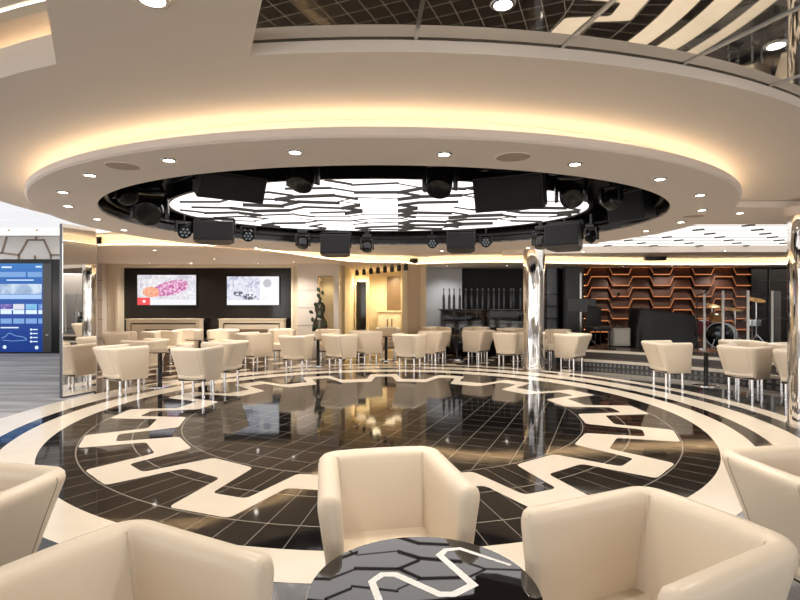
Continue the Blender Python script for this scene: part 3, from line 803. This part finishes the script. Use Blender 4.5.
# drum kit
YD = 12.2
t = thing('bass_drum', 'large black bass drum facing forward with a white hoop', 'drum', (px(722,YD),YD,SZ))
Mx = Matrix.Translation((0,0,.315))@Matrix.Rotation(radians(-44),4,'Z')@Matrix.Rotation(radians(90),4,'X')
mb = MB(); mb.cyl((0,0,-.22),(0,0,.22),.28,.28,36,0,True,Mx); mb.build('shell', M['white'], t)
mb = MB(); mb.lathe([(.29,.18),(.305,.18),(.305,.24),(.29,.24),(.29,.18)],36,0,Mx); mb.build('hoop', M['white'], t)
mb = MB(); mb.lathe([(0,.235),(.27,.235),(.285,.225)],36,0,Mx); mb.build('drum_head', M['blackgloss'], t)
for s in (-1,1):
    mb = MB(); mb.cyl((s*.24,-.1,.22),(s*.34,-.16,.014),.012); mb.build('leg', M['chrome'], t)
def drum_(name, x, Y, z, r, h, mat, lab, tilt=12):
    t = thing(name, lab, 'drum', (px(x,Y),Y,SZ))
    Mx = Matrix.Translation((0,0,z))@Matrix.Rotation(radians(tilt),4,'X')
    mb = MB(); mb.cyl((0,0,0),(0,0,h),r,r,24,0,True,Mx); mb.build('shell', mat, t)
    mb = MB(); mb.lathe([(r-.004,h-.02),(r+.008,h-.02),(r+.008,h+.006),(r-.012,h+.008),(0,h+.008)],24,0,Mx); mb.build('rim', M['chrome'], t)
    for a in (30,150,270):
        mb = MB(); mb.tube([(0,0,z),(0,0,.25),(.2*cos(radians(a)),.2*sin(radians(a)),.012)],.012,6); mb.build('leg', M['chrome'], t)
drum_('tom_drum', 716, 12.75, .62, .15, .2, M['wood'], 'orange wooden tom drum above the bass drum')
drum_('snare_drum', 752, 12.1, .55, .17, .14, M['steel'], 'silver snare drum right of the bass drum', 4)
drum_('floor_tom', 700, 12.7, .30, .2, .36, M['redmetal'], 'dark red floor tom left of the bass drum', 2)
def cym(x, Y, h, r, lab, tilt):
    t = thing('cymbal_stand', lab, 'cymbal', (px(x,Y),Y,SZ))
    for a in (80,200,320):
        mb = MB(); mb.tube([(0,0,.3),(.24*cos(radians(a)),.24*sin(radians(a)),.012)],.011,6); mb.build('leg', M['chrome'], t)
    mb = MB(); mb.cyl((0,0,.2),(0,0,h),.013); mb.build('pole', M['chrome'], t)
    mb = MB(); mb.lathe([(0,.03),(.03,.025),(.04,.012),(r,0),(r,-.004),(.03,.006),(0,.01)],28,0,Matrix.Translation((0,0,h))@Matrix.Rotation(radians(tilt),4,'X')); mb.build('cymbal', M['gold'], t)
cym(735,12.7,.92,.22,'brass cymbal on a chrome stand above the bass drum',14)
cym(756,12.7,1.15,.2,'higher brass cymbal on a chrome stand at the right of the drums',20)
cym(712,13.2,1.0,.2,'brass cymbal on a chrome stand at the left of the drums',16)
t = thing('drum_shield', 'clear acrylic shield panels with white posts around the drum kit', 'drum shield', (0,0,SZ))
pts = [(px(707,12.0),12.1),(px(723,11.7),11.7),(px(748,11.5),11.5),(px(772,11.7),11.7),(px(781,12.3),12.3)]
for (x,y) in pts[:4]:
    mb = MB(); mb.cyl((x,y,0),(x,y,1.36),.028,.028,12); mb.build('post', M['white'], t)
for (a,b) in zip(pts, pts[1:]):
    mb = MB(); a=Vector(a); b=Vector(b); dv=(b-a).normalized(); nr=Vector((-dv.y,dv.x))*.008
    a2, b2 = a+dv*.035, b-dv*.035
    mb.prism([tuple(a2-nr),tuple(b2-nr),tuple(b2+nr),tuple(a2+nr)],.01,1.36); mb.build('acrylic_panel', M['glass'], t, smooth=False)
# black projector box under the cornice
t = thing('cornice_speaker', 'black flat speaker bar fixed to the lit cornice above the stage', 'speaker', (px(655,13.4),13.4,pz(257.3,13.4)))
mb = MB(); mb.rbox((0,0,0),(.55,.18,.17),.03,3); mb.build('body', M['black'], t)
mb = MB(); mb.rbox((0,-.08,.005),(.20,.02,.04),.008); mb.build('badge', M['grey'], t)
mb = MB(); mb.cyl((0,.02,.07),(0,.05,.16),.02); mb.build('bracket', M['black'], t)

# ------------------------------------------------------------------ columns
def column(x, y, r, z1, lab):
    t = thing('chrome_column', lab, 'column', (x,y,0))
    prof = [(0,.06)]
    mb = MB(); mb.lathe([(r,.05),(r,z1-.1)],64)
    mb.build('shaft', M['colchrome'], t)
    mb = MB(); mb.lathe([(r-.01,0),(r+.012,0),(r+.012,.05),(r-.01,.05)],48); mb.build('base_collar', M['steel'], t)
    mb = MB(); mb.lathe([(r-.01,z1-.1),(r+.02,z1-.1),(r+.035,z1-.05),(r+.035,z1-.004),(r-.01,z1-.004)],48); mb.build('capital', M['plaster2'], t)
m, nt, b = new('rippled_chrome'); E.nt = nt
tc = nt.nodes.new('ShaderNodeTexCoord'); vm = nt.nodes.new('ShaderNodeVectorMath'); vm.operation='MULTIPLY'; vm.inputs[1].default_value=(1,1,.10)
nt.links.new(tc.outputs['Object'], vm.inputs[0]); nz = noise(vm.outputs[0], 9, 2, .8)
bp = nt.nodes.new('ShaderNodeBump'); bp.inputs['Strength'].default_value=.30; bp.inputs['Distance'].default_value=.03
nt.links.new(nz.k, bp.inputs['Height']); nt.links.new(bp.outputs['Normal'], b.inputs['Normal'])
b.inputs['Base Color'].default_value=(.72,.71,.70,1); b.inputs['Metallic'].default_value=1; b.inputs['Roughness'].default_value=.04
M['colchrome'] = m
column(px(534,10.6), 10.6, .225, 2.578, 'polished chrome column at the far edge of the dance floor')
column(4.63, 5.75, .225, 2.50, 'polished chrome column cut by the right edge of the picture')

# ------------------------------------------------------------------ chairs
def make_chair(label):
    t = thing('tub_chair', label, 'chair', (0,0,0))
    W, yb, yf, r = .290, .325, -.255, .112
    path = []   # (x,y,nx,ny)
    fl = .018
    path += [(-W-fl, yf), (-W-fl*.7, yf*.5), (-W-fl*.3, .05)]
    for k in range(8):
        a = radians(180 - 90*k/7); path.append((-W+r + r*cos(a), yb-r + r*sin(a)))
    path += [(-.1, yb+.008), (0, yb+.01), (.1, yb+.008)]
    for k in range(8):
        a = radians(90 - 90*k/7); path.append((W-r + r*cos(a), yb-r + r*sin(a)))
    path += [(W+fl*.3, .05), (W+fl*.7, yf*.5), (W+fl, yf)]
    prof = [(-.098,.29),(-.075,.238),(-.062,.238),(-.050,.252),(-.018,.56),(-.002,.69),(-.002,.712),(-.008,.730),(-.020,.742),(-.044,.748),(-.068,.742),(-.082,.730),(-.089,.712),(-.090,.69),(-.094,.40)]
    N = len(path); nor = []
    for i in range(N):
        a = Vector(path[max(i-1,0)]); b = Vector(path[min(i+1,N-1)]); d = (b-a).normalized(); nor.append(Vector((-d.y, d.x)))
    co = sum(o for o,_ in prof)/len(prof); cz = sum(z for _,z in prof)/len(prof)
    rings = []
    def ring(i, adv=0, sh=0):
        p = Vector(path[i]); n = nor[i]; tdir = Vector((n.y,-n.x))
        out = []
        for o, z in prof:
            oo = o + (sh if o < co else -sh) - .014*max(0,(.73-z)/.45); zz = z - (sh if z > .6 else 0) + (sh*.5 if z < .35 else 0)
            q = p + n*oo + tdir*adv
            kk = max(0, min(1, (path[i][1]+.08)/.30)); kk = kk*kk*(3-2*kk)
            out.append((q.x, q.y - kk*(.105 if o < co else .115)*max(0,(.73-z)/.45), zz))
        return out
    # walking -> tdir is travel direction; start cap goes backwards
    rings += [ring(0,-.026,.022), ring(0,-.020,.010), ring(0,-.010,.003)]
    rings += [ring(i) for i in range(N)]
    rings += [ring(N-1,.010,.003), ring(N-1,.020,.010), ring(N-1,.026,.022)]
    mb = MB(); mb.loft(rings, capped=True)
    # stitched seams on the outside corners and the inside corners
    for i in (10, 14):
        ring_ = ring(i); mb.tube([(x*1.002, y*1.003, z) for x, y, z in ring_[3:8]], .0018, 5, 1)
    for i in (6, 7, 17, 18):
        if i in (6, 17):
            r1_, r2_ = ring(i), ring(i+1)
            mb.tube([((a_[0]+b_[0])/2, (a_[1]+b_[1])/2, a_[2]) for a_, b_ in list(zip(r1_, r2_))[11:15]], .0048, 6, 2)
    sh = mb.build('shell', [M['leather'], M['seam'], M['welt']], t, angle=50)
    mb = MB(); mb.rbox((0,-.075,.345),(.430,.50,.15),.03,4); mb.build('seat_cushion', M['leather'], t, angle=50)
    mb = MB(); mb.rbox((0,-.05,.258),(.43,.40,.03),.008); mb.build('underframe', M['under'], t)
    for sx in (-.165,.165):
        for sy in (-.18,.11):
            mb = MB(); mb.lathe([(0,0),(.026,0),(.026,.012),(.021,.018),(.021,.25),(0,.25)],16,0,Matrix.Translation((sx,sy,0))); mb.build('leg', M['chrome'], t)
    return t
def D(fx, fy): return atan2(fx, -fy)      # rotation for a chair facing (fx,fy)
chairs = [
 # foreground
 (-.045,2.145,radians(11),'large cream tub chair in the foreground centre, facing the camera behind the glossy table'),
 (.79,1.60,radians(-64),'cream tub chair in the right foreground, turned left toward the glossy table'),
 (-.735,1.30,radians(61),'cream tub chair in the bottom left corner, turned right toward the glossy table'),
 (-1.73,1.95,radians(-100),'cream tub chair cut by the left edge, its back turned to the dance floor'),
 (1.84,2.21,radians(98),'cream tub chair cut by the right edge in the foreground, seen from its back'),
 # left groups
 (px(121,7.85),7.85,D(.51,.86),'cream tub chair next to the mirror pillar, nearest of the left group'),
 (px(197,7.75),7.75,D(.14,.99),'cream tub chair seen from behind in front of the left tables, near the medallion edge'),
 (px(226,8.75),8.75,D(-.95,.35),'cream tub chair turned away left, beside the chair seen from behind at the left tables'),
 (px(146,9.1),9.1,D(-.96,.28),'cream tub chair behind the chair at the mirror pillar, turned left'),
 (px(119,11.2),11.2,D(.9,.2),'cream tub chair by the stone pillar left of the pink map console'),
 (px(159,11.5),11.5,D(.8,-.5),'cream tub chair in front of the pink map console, turned right'),
 (px(188,12.2),12.2,D(.1,-1),'cream tub chair facing forward between the two consoles, left one'),
 (px(224,12.2),12.2,D(-.1,-1),'cream tub chair facing forward before the pale blue television console, left of the pair'),
 (px(254,11.0),11.0,D(.69,.72),'cream tub chair turned away right below the pale blue television'),
 (px(282,12.3),12.3,D(.3,-1),'cream tub chair before the right end of the pale blue television console'),
 # centre groups
 (px(296,10.35),10.35,D(.14,.99),'cream tub chair seen from behind at the dance floor edge below the beige niche frame'),
 (px(328,12.15),12.15,D(.15,-1),'cream tub chair facing forward in front of the cello sculpture'),
 (px(339,10.7),10.7,D(.62,.79),'cream tub chair seen from behind at the dance floor edge below the cello sculpture'),
 (px(366,11.7),11.7,D(.87,.48),'cream tub chair seen from its left side below the corridor doorway'),
 (px(388,13.0),13.0,D(.1,-1),'cream tub chair facing forward at the corridor mouth'),
 (px(409,10.75),10.75,D(.44,.90),'cream tub chair seen from behind at the dance floor edge below the tan corridor pillar'),
 (px(435,11.75),11.75,D(-.83,.56),'cream tub chair turned left below the pale blue glass wall'),
 (px(436,13.25),13.25,D(.5,-.85),'cream tub chair in front of the pale blue glass wall, facing forward'),
 (px(477,13.2),13.2,D(-.4,-.9),'cream tub chair against the black bar counter, facing forward'),
 (px(479,12.0),12.0,D(-.71,.71),'cream tub chair seen from behind in front of the black bar counter'),
 (px(508,11.35),11.35,D(.5,.87),'cream tub chair just left of the far chrome column, seen from behind'),
 (px(512,12.7),12.7,D(.6,-.8),'cream tub chair behind the one left of the far chrome column'),
 (px(558,12.15),12.15,D(-.4,-.9),'cream tub chair right of the far chrome column, facing forward'),
 (px(573,10.75),10.75,D(-.66,.75),'cream tub chair right of the far chrome column, seen from behind near the dance floor'),
 # right groups
 (px(666,8.65),8.65,D(.99,.12),'cream tub chair in front of the draped piano, turned right'),
 (px(744,7.95),7.95,D(.86,.52),'cream tub chair seen from behind below the drums, nearest of the right group'),
 (px(742,8.8),8.8,D(-.2,-1),'cream tub chair facing forward just below the bass drum'),
 (px(796,8.2),8.2,D(.3,-1),'cream tub chair partly hidden by the right chrome column, farther one'),
 (px(803,7.3),7.3,D(.8,.5),'cream tub chair partly hidden by the right chrome column, nearer one'),
]
first = None
for x, y, rz, lab in chairs:
    g = 'cream leather tub chairs'
    if first is None:
        first = make_chair(lab); first['group'] = g; first.location = (x,y,.001); first.rotation_euler = (0,0,rz)
    else: dup(first, (x,y,.001), rz, lab, g)

# ------------------------------------------------------------------ tables
t = thing('pedestal_table', 'round black mirror topped table with white zigzag in the centre foreground', 'table', (.07,1.50,0))
mb = MB(); mb.lathe([(0,.575),(.32,.575),(.338,.582),(.342,.592),(.338,.600),(0,.600)],72); tp = mb.build('tabletop', M['tabletop'], t, angle=30)
zl = [(-.127,-.06),(-.155,.045),(-.125,.085),(-.084,.085),(.045,-.022),(.085,-.022),(.148,.028),(.062,.205),(.085,.24),(.135,.25),(.285,.14)]
zw = [.011,.011,.012,.013,.013,.013,.013,.012,.010,.009,.006]
mb = MB(); lft = []; rgt = []
for i in range(len(zl)):
    p_ = Vector(zl[i]); a_ = Vector(zl[max(i-1,0)]); b_ = Vector(zl[min(i+1,len(zl)-1)])
    d1_ = (p_-a_).normalized() if i else (b_-p_).normalized(); d2_ = (b_-p_).normalized() if i < len(zl)-1 else d1_
    n1_ = Vector((-d1_.y,d1_.x)); n2_ = Vector((-d2_.y,d2_.x)); m_ = (n1_+n2_).normalized(); k_ = zw[i]/max(.5, m_.dot(n1_))
    lft.append(p_+m_*k_); rgt.append(p_-m_*k_)
for i in range(len(zl)-1): mb.poly([(*lft[i],.6006),(*lft[i+1],.6006),(*rgt[i+1],.6006),(*rgt[i],.6006)])
mb.build('white_zigzag', M['white'], tp, smooth=False)  # flat white zigzag strip lying just above the tabletop
mb = MB(); mb.cyl((0,0,.02),(0,0,.575),.04,.04,24); mb.build('pedestal', M['chrome'], t)
mb = MB(); mb.lathe([(0,0),(.22,0),(.22,.012),(.05,.024),(0,.024)],40); mb.build('base', M['chrome'], t)
def table0(lab, loc):
    t = thing('pedestal_table', lab, 'table', loc, 0, 'small round pedestal tables')
    mb = MB(); mb.lathe([(0,.578),(.30,.578),(.315,.588),(.31,.600),(0,.600)],40); mb.build('tabletop', M['browntop'], t, angle=30)
    mb = MB(); mb.cyl((0,0,.02),(0,0,.578),.035,.035,20); mb.build('pedestal', M['black'], t)
    mb = MB(); mb.lathe([(0,0),(.2,0),(.2,.012),(.05,.024),(0,.024)],32); mb.build('base', M['chrome'], t)
    return t
tabs = [((px(160,8.6),8.6),'small round table among the chairs at the mirror pillar'),
 ((px(200,11.2),11.2),'small round table in front of the gap between the consoles'),
 ((px(318,11.35),11.35),'small round table among the chairs below the cello sculpture'),
 ((px(386,12.3),12.3),'small round table among the chairs below the corridor'),
 ((px(457,12.55),12.55),'small round table among the chairs at the bar counter'),
 ((px(534,11.75),11.75),'small round table behind the far chrome column'),
 ((px(706,8.7),8.7),'small round table among the right-hand chairs below the drums')]
t0 = None
for (x,y), lab in tabs:
    if t0 is None: t0 = table0(lab, (x,y,.001))
    else: dup(t0, (x,y,.001), 0, lab)

# ------------------------------------------------------------------ ceiling fittings
dl0 = None
def pxz(x, y, z): Y = (z-EYE)*F/(300-y); return ((x-400)/F*Y, Y)
def downlight(x, y, z, lab, s=1.0, group='recessed round downlights'):
    global dl0
    X, Y = pxz(x, y, z)
    if dl0 is None:
        dl0 = thing('downlight', lab, 'downlight', (X,Y,z), 0, group)
        mb = MB(); mb.lathe([(.052,.0),(.048,-.006),(.036,-.006),(.034,.012)],28); mb.build('trim_ring', M['steel'], dl0)
        mb = MB(); mb.lathe([(0,-.003),(.036,-.003)],28); mb.build('light_lens', M['lamp'], dl0)
        r = dl0
    else:
        r = dup(dl0, (X,Y,z), 0, lab, group)
    r.scale = (s,s,s)
    li = bpy.data.lights.new('downlight_bulb', 'SPOT'); li.energy = 75; li.color = (1,.91,.80); li.spot_size = radians(140); li.spot_blend = .8; li.shadow_soft_size = .04
    li.energy = 16 if Y < 5.6 else 38 if Y < 9 else 68 if Y < 13.8 else (8 if X > 5 else 30)
    lo_ = bpy.data.objects.new('bulb', li); COL.objects.link(lo_); lo_.parent = r; lo_.location = (0,0,-.03)
    return r
ringd = [((169,160),'left of the nearest pair over the foreground'),((90,175),'on the ring soffit above the left moving head, upper'),((63,192),'farthest left on the ring soffit'),((68,206),'second along the left end of the ring soffit'),((97,219),'above the mirror pillar on the ring soffit'),((124,230),'above the stone pillar on the ring soffit'),
 ((295,152),'on the near ring soffit, left of centre'),((444,154),'on the near ring soffit, right of centre'),((575,164),'on the near ring soffit toward the right'),((660,179),'on the ring soffit above the right end of the opening'),((700,195),'on the right ring soffit, nearer of a close pair'),((702,210),'on the right ring soffit, farther of a close pair'),((681,222),'on the right ring soffit beside the glowing panel'),((646,231),'on the ring soffit at the glowing panel tip')]
for (x,y), l in ringd: downlight(x,y,ZS,'added small round downlight ' + l)
downlight(152,-2,ZU,'round downlight at the top edge of the upper ceiling',1.3)
downlight(503,4,ZU+.062,'round downlight in the mirrored ceiling, left one',1.0)
downlight(776,45,ZU+.062,'round downlight in the mirrored ceiling at the right',1.0)
downlight(740,213,2.50,'round downlight on the lower soffit before the glowing panel')
for x, l in ((149,'above the pink map television'),(191,'above the pink map television toward the centre'),(258,'above the pale blue television')):
    downlight(x,263.3,2.385,'added small round downlight ' + l,.9)
for x, y, l in ((583,251.6,'on the beam left of the cornice speaker'),(725,250.6,'on the beam above the copper relief')):
    downlight(x,y,2.40,'added small round downlight ' + l,.9)
for X_, Y_, z_, l in ((-2.6,9.25,ZS,'on the far ring soffit at the left'),(-1.0,9.75,ZS,'on the far ring soffit left of centre'),(.8,9.8,ZS,'on the far ring soffit right of centre'),(2.3,9.2,ZS,'on the far ring soffit near the chrome column'),(-4.6,9.6,2.385,'over the chairs beside the mirror pillar'),(-4.2,11.6,2.385,'over the chairs below the pink map television'),(-2.6,12.5,2.385,'over the chairs beside the cello sculpture'),(1.3,14.0,2.385,'over the bar counter'),(2.9,13.9,2.385,'over the right end of the bar counter'),(6.2,14.2,2.385,'over the draped piano'),(7.6,14.3,2.385,'over the amplifier side of the stage'),(9.0,14.3,2.385,'over the drum kit')):  # downlights added to brighten the rear seats, bar and stage
    yy_ = 300-(z_-EYE)*F/Y_; downlight(400+X_/Y_*F, yy_, z_, 'added small round downlight ' + l, .9)
g0 = None
for (x,y), l in (((123,166),'at the left of the ring soffit'),((513,157),'on the near ring soffit'),((694,216),'at the right of the ring soffit')):
    X, Y = pxz(x,y,ZS)
    if g0 is None:
        g0 = thing('ceiling_speaker', 'round flush beige ceiling speaker '+l, 'speaker', (X,Y,ZS))
        mb = MB(); mb.lathe([(0,-.004),(.10,-.004),(.11,-.001)],36); mb.build('cloth_cover', M['grate'], g0)
        mb = MB(); mb.lathe([(.11,0),(.11,-.005),(.116,-.004),(.118,0)],36); mb.build('rim', M['plaster2'], g0)
    else: dup(g0,(X,Y,ZS),0,'round flush beige ceiling speaker '+l)

# stage lights and loudspeakers in the opening
def top_z(X, Y): return 2.572 if ((X-LX)/LA)**2+((Y-LY)/LB)**2 < 1.12 else 2.735
def moving_head(x, y, Y, size, tilt, yaw, lab, drop=None):
    z = pz(y, Y); X = px(x, Y)
    t = thing('moving_head_spotlight', lab, 'stage light', (X,Y,z), radians(yaw), 'moving head lights in the ceiling opening')
    s = size
    top = top_z(X,Y) - z
    mb = MB(); mb.rbox((0,0,.62*s),(.62*s,.5*s,.22*s),.03*s,2); mb.cyl((0,0,.5*s),(0,0,.56*s),.16*s)
    mb.build('base', M['black'], t)
    mb = MB(); mb.cyl((0,0,.7*s),(0,0,max(top,.75*s)),.03); mb.rbox((0,0,.76*s),(.3*s,.1,.06*s),.005); mb.build('clamp', M['black'], t)
    mb = MB()
    for sx in (-1,1): mb.rbox((sx*.42*s,0,.12*s),(.10*s,.26*s,.78*s),.03*s,2)
    mb.rbox((0,0,.47*s),(.92*s,.28*s,.10*s),.03*s,2); mb.build('yoke', M['black'], t)
    R_ = Matrix.Rotation(radians(-tilt),4,'X')
    mb = MB(); mb.lathe([(0,.36*s),(.16*s,.36*s),(.26*s,.26*s),(.34*s,.08*s),(.35*s,-.2*s),(.33*s,-.34*s),(.28*s,-.36*s)],24,0,R_)
    for k in range(8): mb.box((0,0,0),(.02*s,.7*s,.03*s),0,R_@Matrix.Translation((0,0,(-.2+.05*k)*s))@Matrix.Rotation(k,4,'Z'))
    h = mb.build('head', M['black'], t)
    mb = MB(); mb.lathe([(0,-.345*s),(.2*s,-.35*s),(.285*s,-.34*s)],24,0,R_); mb.build('lens', M['lens'], h)
def par_light(x, y, Y, size, tilt, yaw, lab):
    z = pz(y,Y); X = px(x,Y); s = size
    t = thing('hanging_led_lamp', lab, 'stage light', (X,Y,z), radians(yaw), 'round LED lights in the ceiling opening')
    R_ = Matrix.Rotation(radians(-tilt),4,'X')
    mb = MB(); mb.lathe([(0,.34*s),(.30*s,.32*s),(.42*s,.2*s),(.45*s,-.22*s),(.42*s,-.24*s),(.40*s,-.2*s)],24,0,R_); h = mb.build('can', M['black'], t)
    mb = MB(); mb.lathe([(0,-.21*s),(.40*s,-.21*s)],24,0,R_); ln = mb.build('lens', M['lens'], t)
    mb = MB()
    for k in range(7):
        r = 0 if k == 6 else .25*s; a = k*pi/3; mb.lathe([(0,-.24*s),(.085*s,-.225*s)],12,0,R_@Matrix.Translation((r*cos(a),r*sin(a),0)))
    mb.build('led_cell', M['dot'], ln)
    mb = MB()
    for sx in (-1,1): mb.bx(sx*.5*s-.012,sx*.5*s+.012,-.03,.03,-.02,.62*s)
    mb.bx(-.5*s,.5*s,-.03,.03,.58*s,.64*s); mb.build('bracket', M['black'], t, smooth=False)
    mb = MB(); mb.cyl((0,0,.62*s),(0,0,max(top_z(X,Y)-z,.66*s)),.014); mb.build('hanger', M['black'], t)
def loudspeaker(x, y, Y, w, h, d, yaw, pitch, lab):
    z = pz(y,Y); X = px(x,Y)
    t = thing('hanging_loudspeaker', lab, 'speaker', (X,Y,z), radians(yaw), 'black loudspeakers in the ceiling opening')
    R_ = Matrix.Rotation(radians(pitch),4,'X')
    prof_ = [(-w/2,-d/2),(w/2,-d/2),(w/2,d*.05),(w*.33,d/2),(-w*.33,d/2),(-w/2,d*.05)]
    mb = MB(); mb.prism(prof_,-h/2,h/2,0,R_); mb.build('cabinet', pm('speaker_black',(.014,.014,.016),.5) if 'spk' not in M else M['spk'], t, smooth=False)
    mb = MB(); mb.rbox((0,-d/2-.006,0),(w*.96,.014,h*.92),.005,1,0,R_); mb.build('grille', M['grille'], t)
    mb = MB()
    for sx in (-1,1): mb.bx(sx*w*.5-.015,sx*w*.5+.015,-.03,.03,-.03,h*.5+.06)
    mb.bx(-w*.5,w*.5,-.03,.03,h*.5+.05,h*.5+.075); mb.cyl((0,0,h*.5+.06),(0,0,max(top_z(X,Y)-z,h*.5+.08)),.02); mb.build('bracket', M['black'], t, smooth=False)
M['spk'] = pm('speaker_black',(.008,.008,.010),.4)
moving_head(150,210,5.6,.40,62,15,'big black moving head light hanging at the left end of the opening')
moving_head(125,193,5.05,.26,40,60,'small black moving head light tucked behind the big left one')
loudspeaker(228,181,4.45,.56,.23,.34,35,30,'black wedge loudspeaker at the near left rim of the opening')
moving_head(303,176,4.2,.30,30,-20,'black moving head light at the near rim left of centre')
moving_head(440,181,4.25,.31,35,-15,'black moving head light at the near rim right of centre')
loudspeaker(512,190,4.6,.60,.30,.38,-25,20,'black wedge loudspeaker at the near right rim, biggest of them')
moving_head(571,193,4.9,.32,45,-10,'black moving head light right of the biggest loudspeaker')
par_light(611,200,5.15,.22,-70,-60,'silver faced lamp beside the loudspeaker at the right end of the opening')
loudspeaker(634,206,5.6,.44,.31,.32,-60,10,'black loudspeaker at the far right end of the opening')
moving_head(541,241,7.4,.28,20,-10,'black moving head light in front of the far chrome column top')
loudspeaker(565,238,7.1,.48,.31,.34,-35,-10,'black loudspeaker right of the far chrome column top')
moving_head(592,236,6.65,.20,50,-60,'small black tilted moving head light right of the column loudspeaker')
par_light(184,231,6.7,.20,60,40,'round LED lamp at the left rear rim beside a loudspeaker')
loudspeaker(215,233,6.9,.50,.26,.30,12,-6,'black loudspeaker at the left rear rim of the opening')
par_light(248,235,7.6,.20,60,20,'round LED lamp right of the left rear loudspeaker')
moving_head(303,242,8.1,.25,25,0,'black moving head light at the rear rim left of the square loudspeaker')
loudspeaker(336,246,8.2,.46,.31,.28,0,-8,'square black loudspeaker at the rear rim left of centre')
moving_head(367,246,8.3,.24,25,0,'black moving head light at the rear rim right of the square loudspeaker')
par_light(432,243,8.25,.18,75,5,'round LED lamp at the rear rim, left of the rear right loudspeaker')
loudspeaker(461,243,8.2,.44,.27,.32,-8,-8,'black loudspeaker at the rear rim right of centre')
par_light(486,242,8.05,.18,75,-10,'round LED lamp at the rear rim, right of the rear right loudspeaker')
# corridor track spots
ts0 = None; names = ['first','second','third','fourth','fifth','sixth','seventh','eighth']
for i in range(8):
    f_ = i/7; xx = 357+(406-357)*f_; yy = 273+(267.2-273)*f_; dz = .80; Y = dz*F/(300-yy); X = px(xx,Y)
    lab = 'black spotlight on the corridor ceiling, %s from the left of the row of eight' % names[i]
    if ts0 is None:
        ts0 = thing('track_spotlight', lab, 'spotlight', (X,Y,EYE+dz), 0, 'track spotlights over the corridor')
        mb = MB(); mb.lathe([(0,.09),(.05,.08),(.055,-.07),(.045,-.07)],16,0,Matrix.Rotation(.35,4,'X')); mb.build('can', M['black'], ts0)
        mb = MB(); mb.lathe([(0,-.06),(.046,-.062)],16,0,Matrix.Rotation(.35,4,'X')); mb.build('light_lens', em('spot_lens',(1,.85,.6),1.0), ts0)
        mb = MB(); mb.cyl((0,0,.06),(0,0,.134),.012); mb.build('stem', M['black'], ts0)
    else: dup(ts0,(X,Y,EYE+dz),0,lab)

# ------------------------------------------------------------------ lights, world, camera
def area(name, loc, size, energy, col, rot=(0,0,0), sy=None):
    li = bpy.data.lights.new(name, 'AREA'); li.energy = energy; li.color = col; li.size = size
    if sy: li.shape = 'RECTANGLE'; li.size_y = sy
    o = bpy.data.objects.new(name, li); COL.objects.link(o); o.location = loc; o.rotation_euler = rot; return o
def bulb(name, loc, energy, col, deg=120, soft=.05):
    li = bpy.data.lights.new(name, 'SPOT'); li.energy = energy; li.color = col; li.spot_size = radians(deg); li.spot_blend = .7; li.shadow_soft_size = soft
    o = bpy.data.objects.new(name, li); COL.objects.link(o); o.location = loc; return o
for i, (x, y) in enumerate(((-.7,14.6),(-.3,15.8),(-.9,15.9),(-1.25,16.5),(-.1,16.3))): bulb('corridor_fill', (x,y,2.36), 60, (1,.82,.52), 160, .15)  # fill spots without fittings, added to light the corridor
bulb('niche_bulb', (-1.92,13.55,2.06), 7, (1,.82,.5), 140)
w = bpy.data.worlds.new('daylight'); SC.world = w; w.use_nodes = True
bg = w.node_tree.nodes['Background']; bg.inputs['Color'].default_value = (1.0,.97,.94,1); bg.inputs['Strength'].default_value = 2.1
cam = bpy.data.cameras.new('camera'); co = bpy.data.objects.new('camera', cam); COL.objects.link(co)
co.location = (0,0,EYE); co.rotation_euler = (radians(90),0,0); cam.sensor_width = 36; cam.lens = 36*F/800; cam.clip_start = .05
SC.camera = co
SC.view_settings.view_transform = 'Standard'; SC.view_settings.look = 'None'; SC.view_settings.gamma = 1
SC.view_settings.exposure = 0.64
SC.view_settings.use_curve_mapping = False
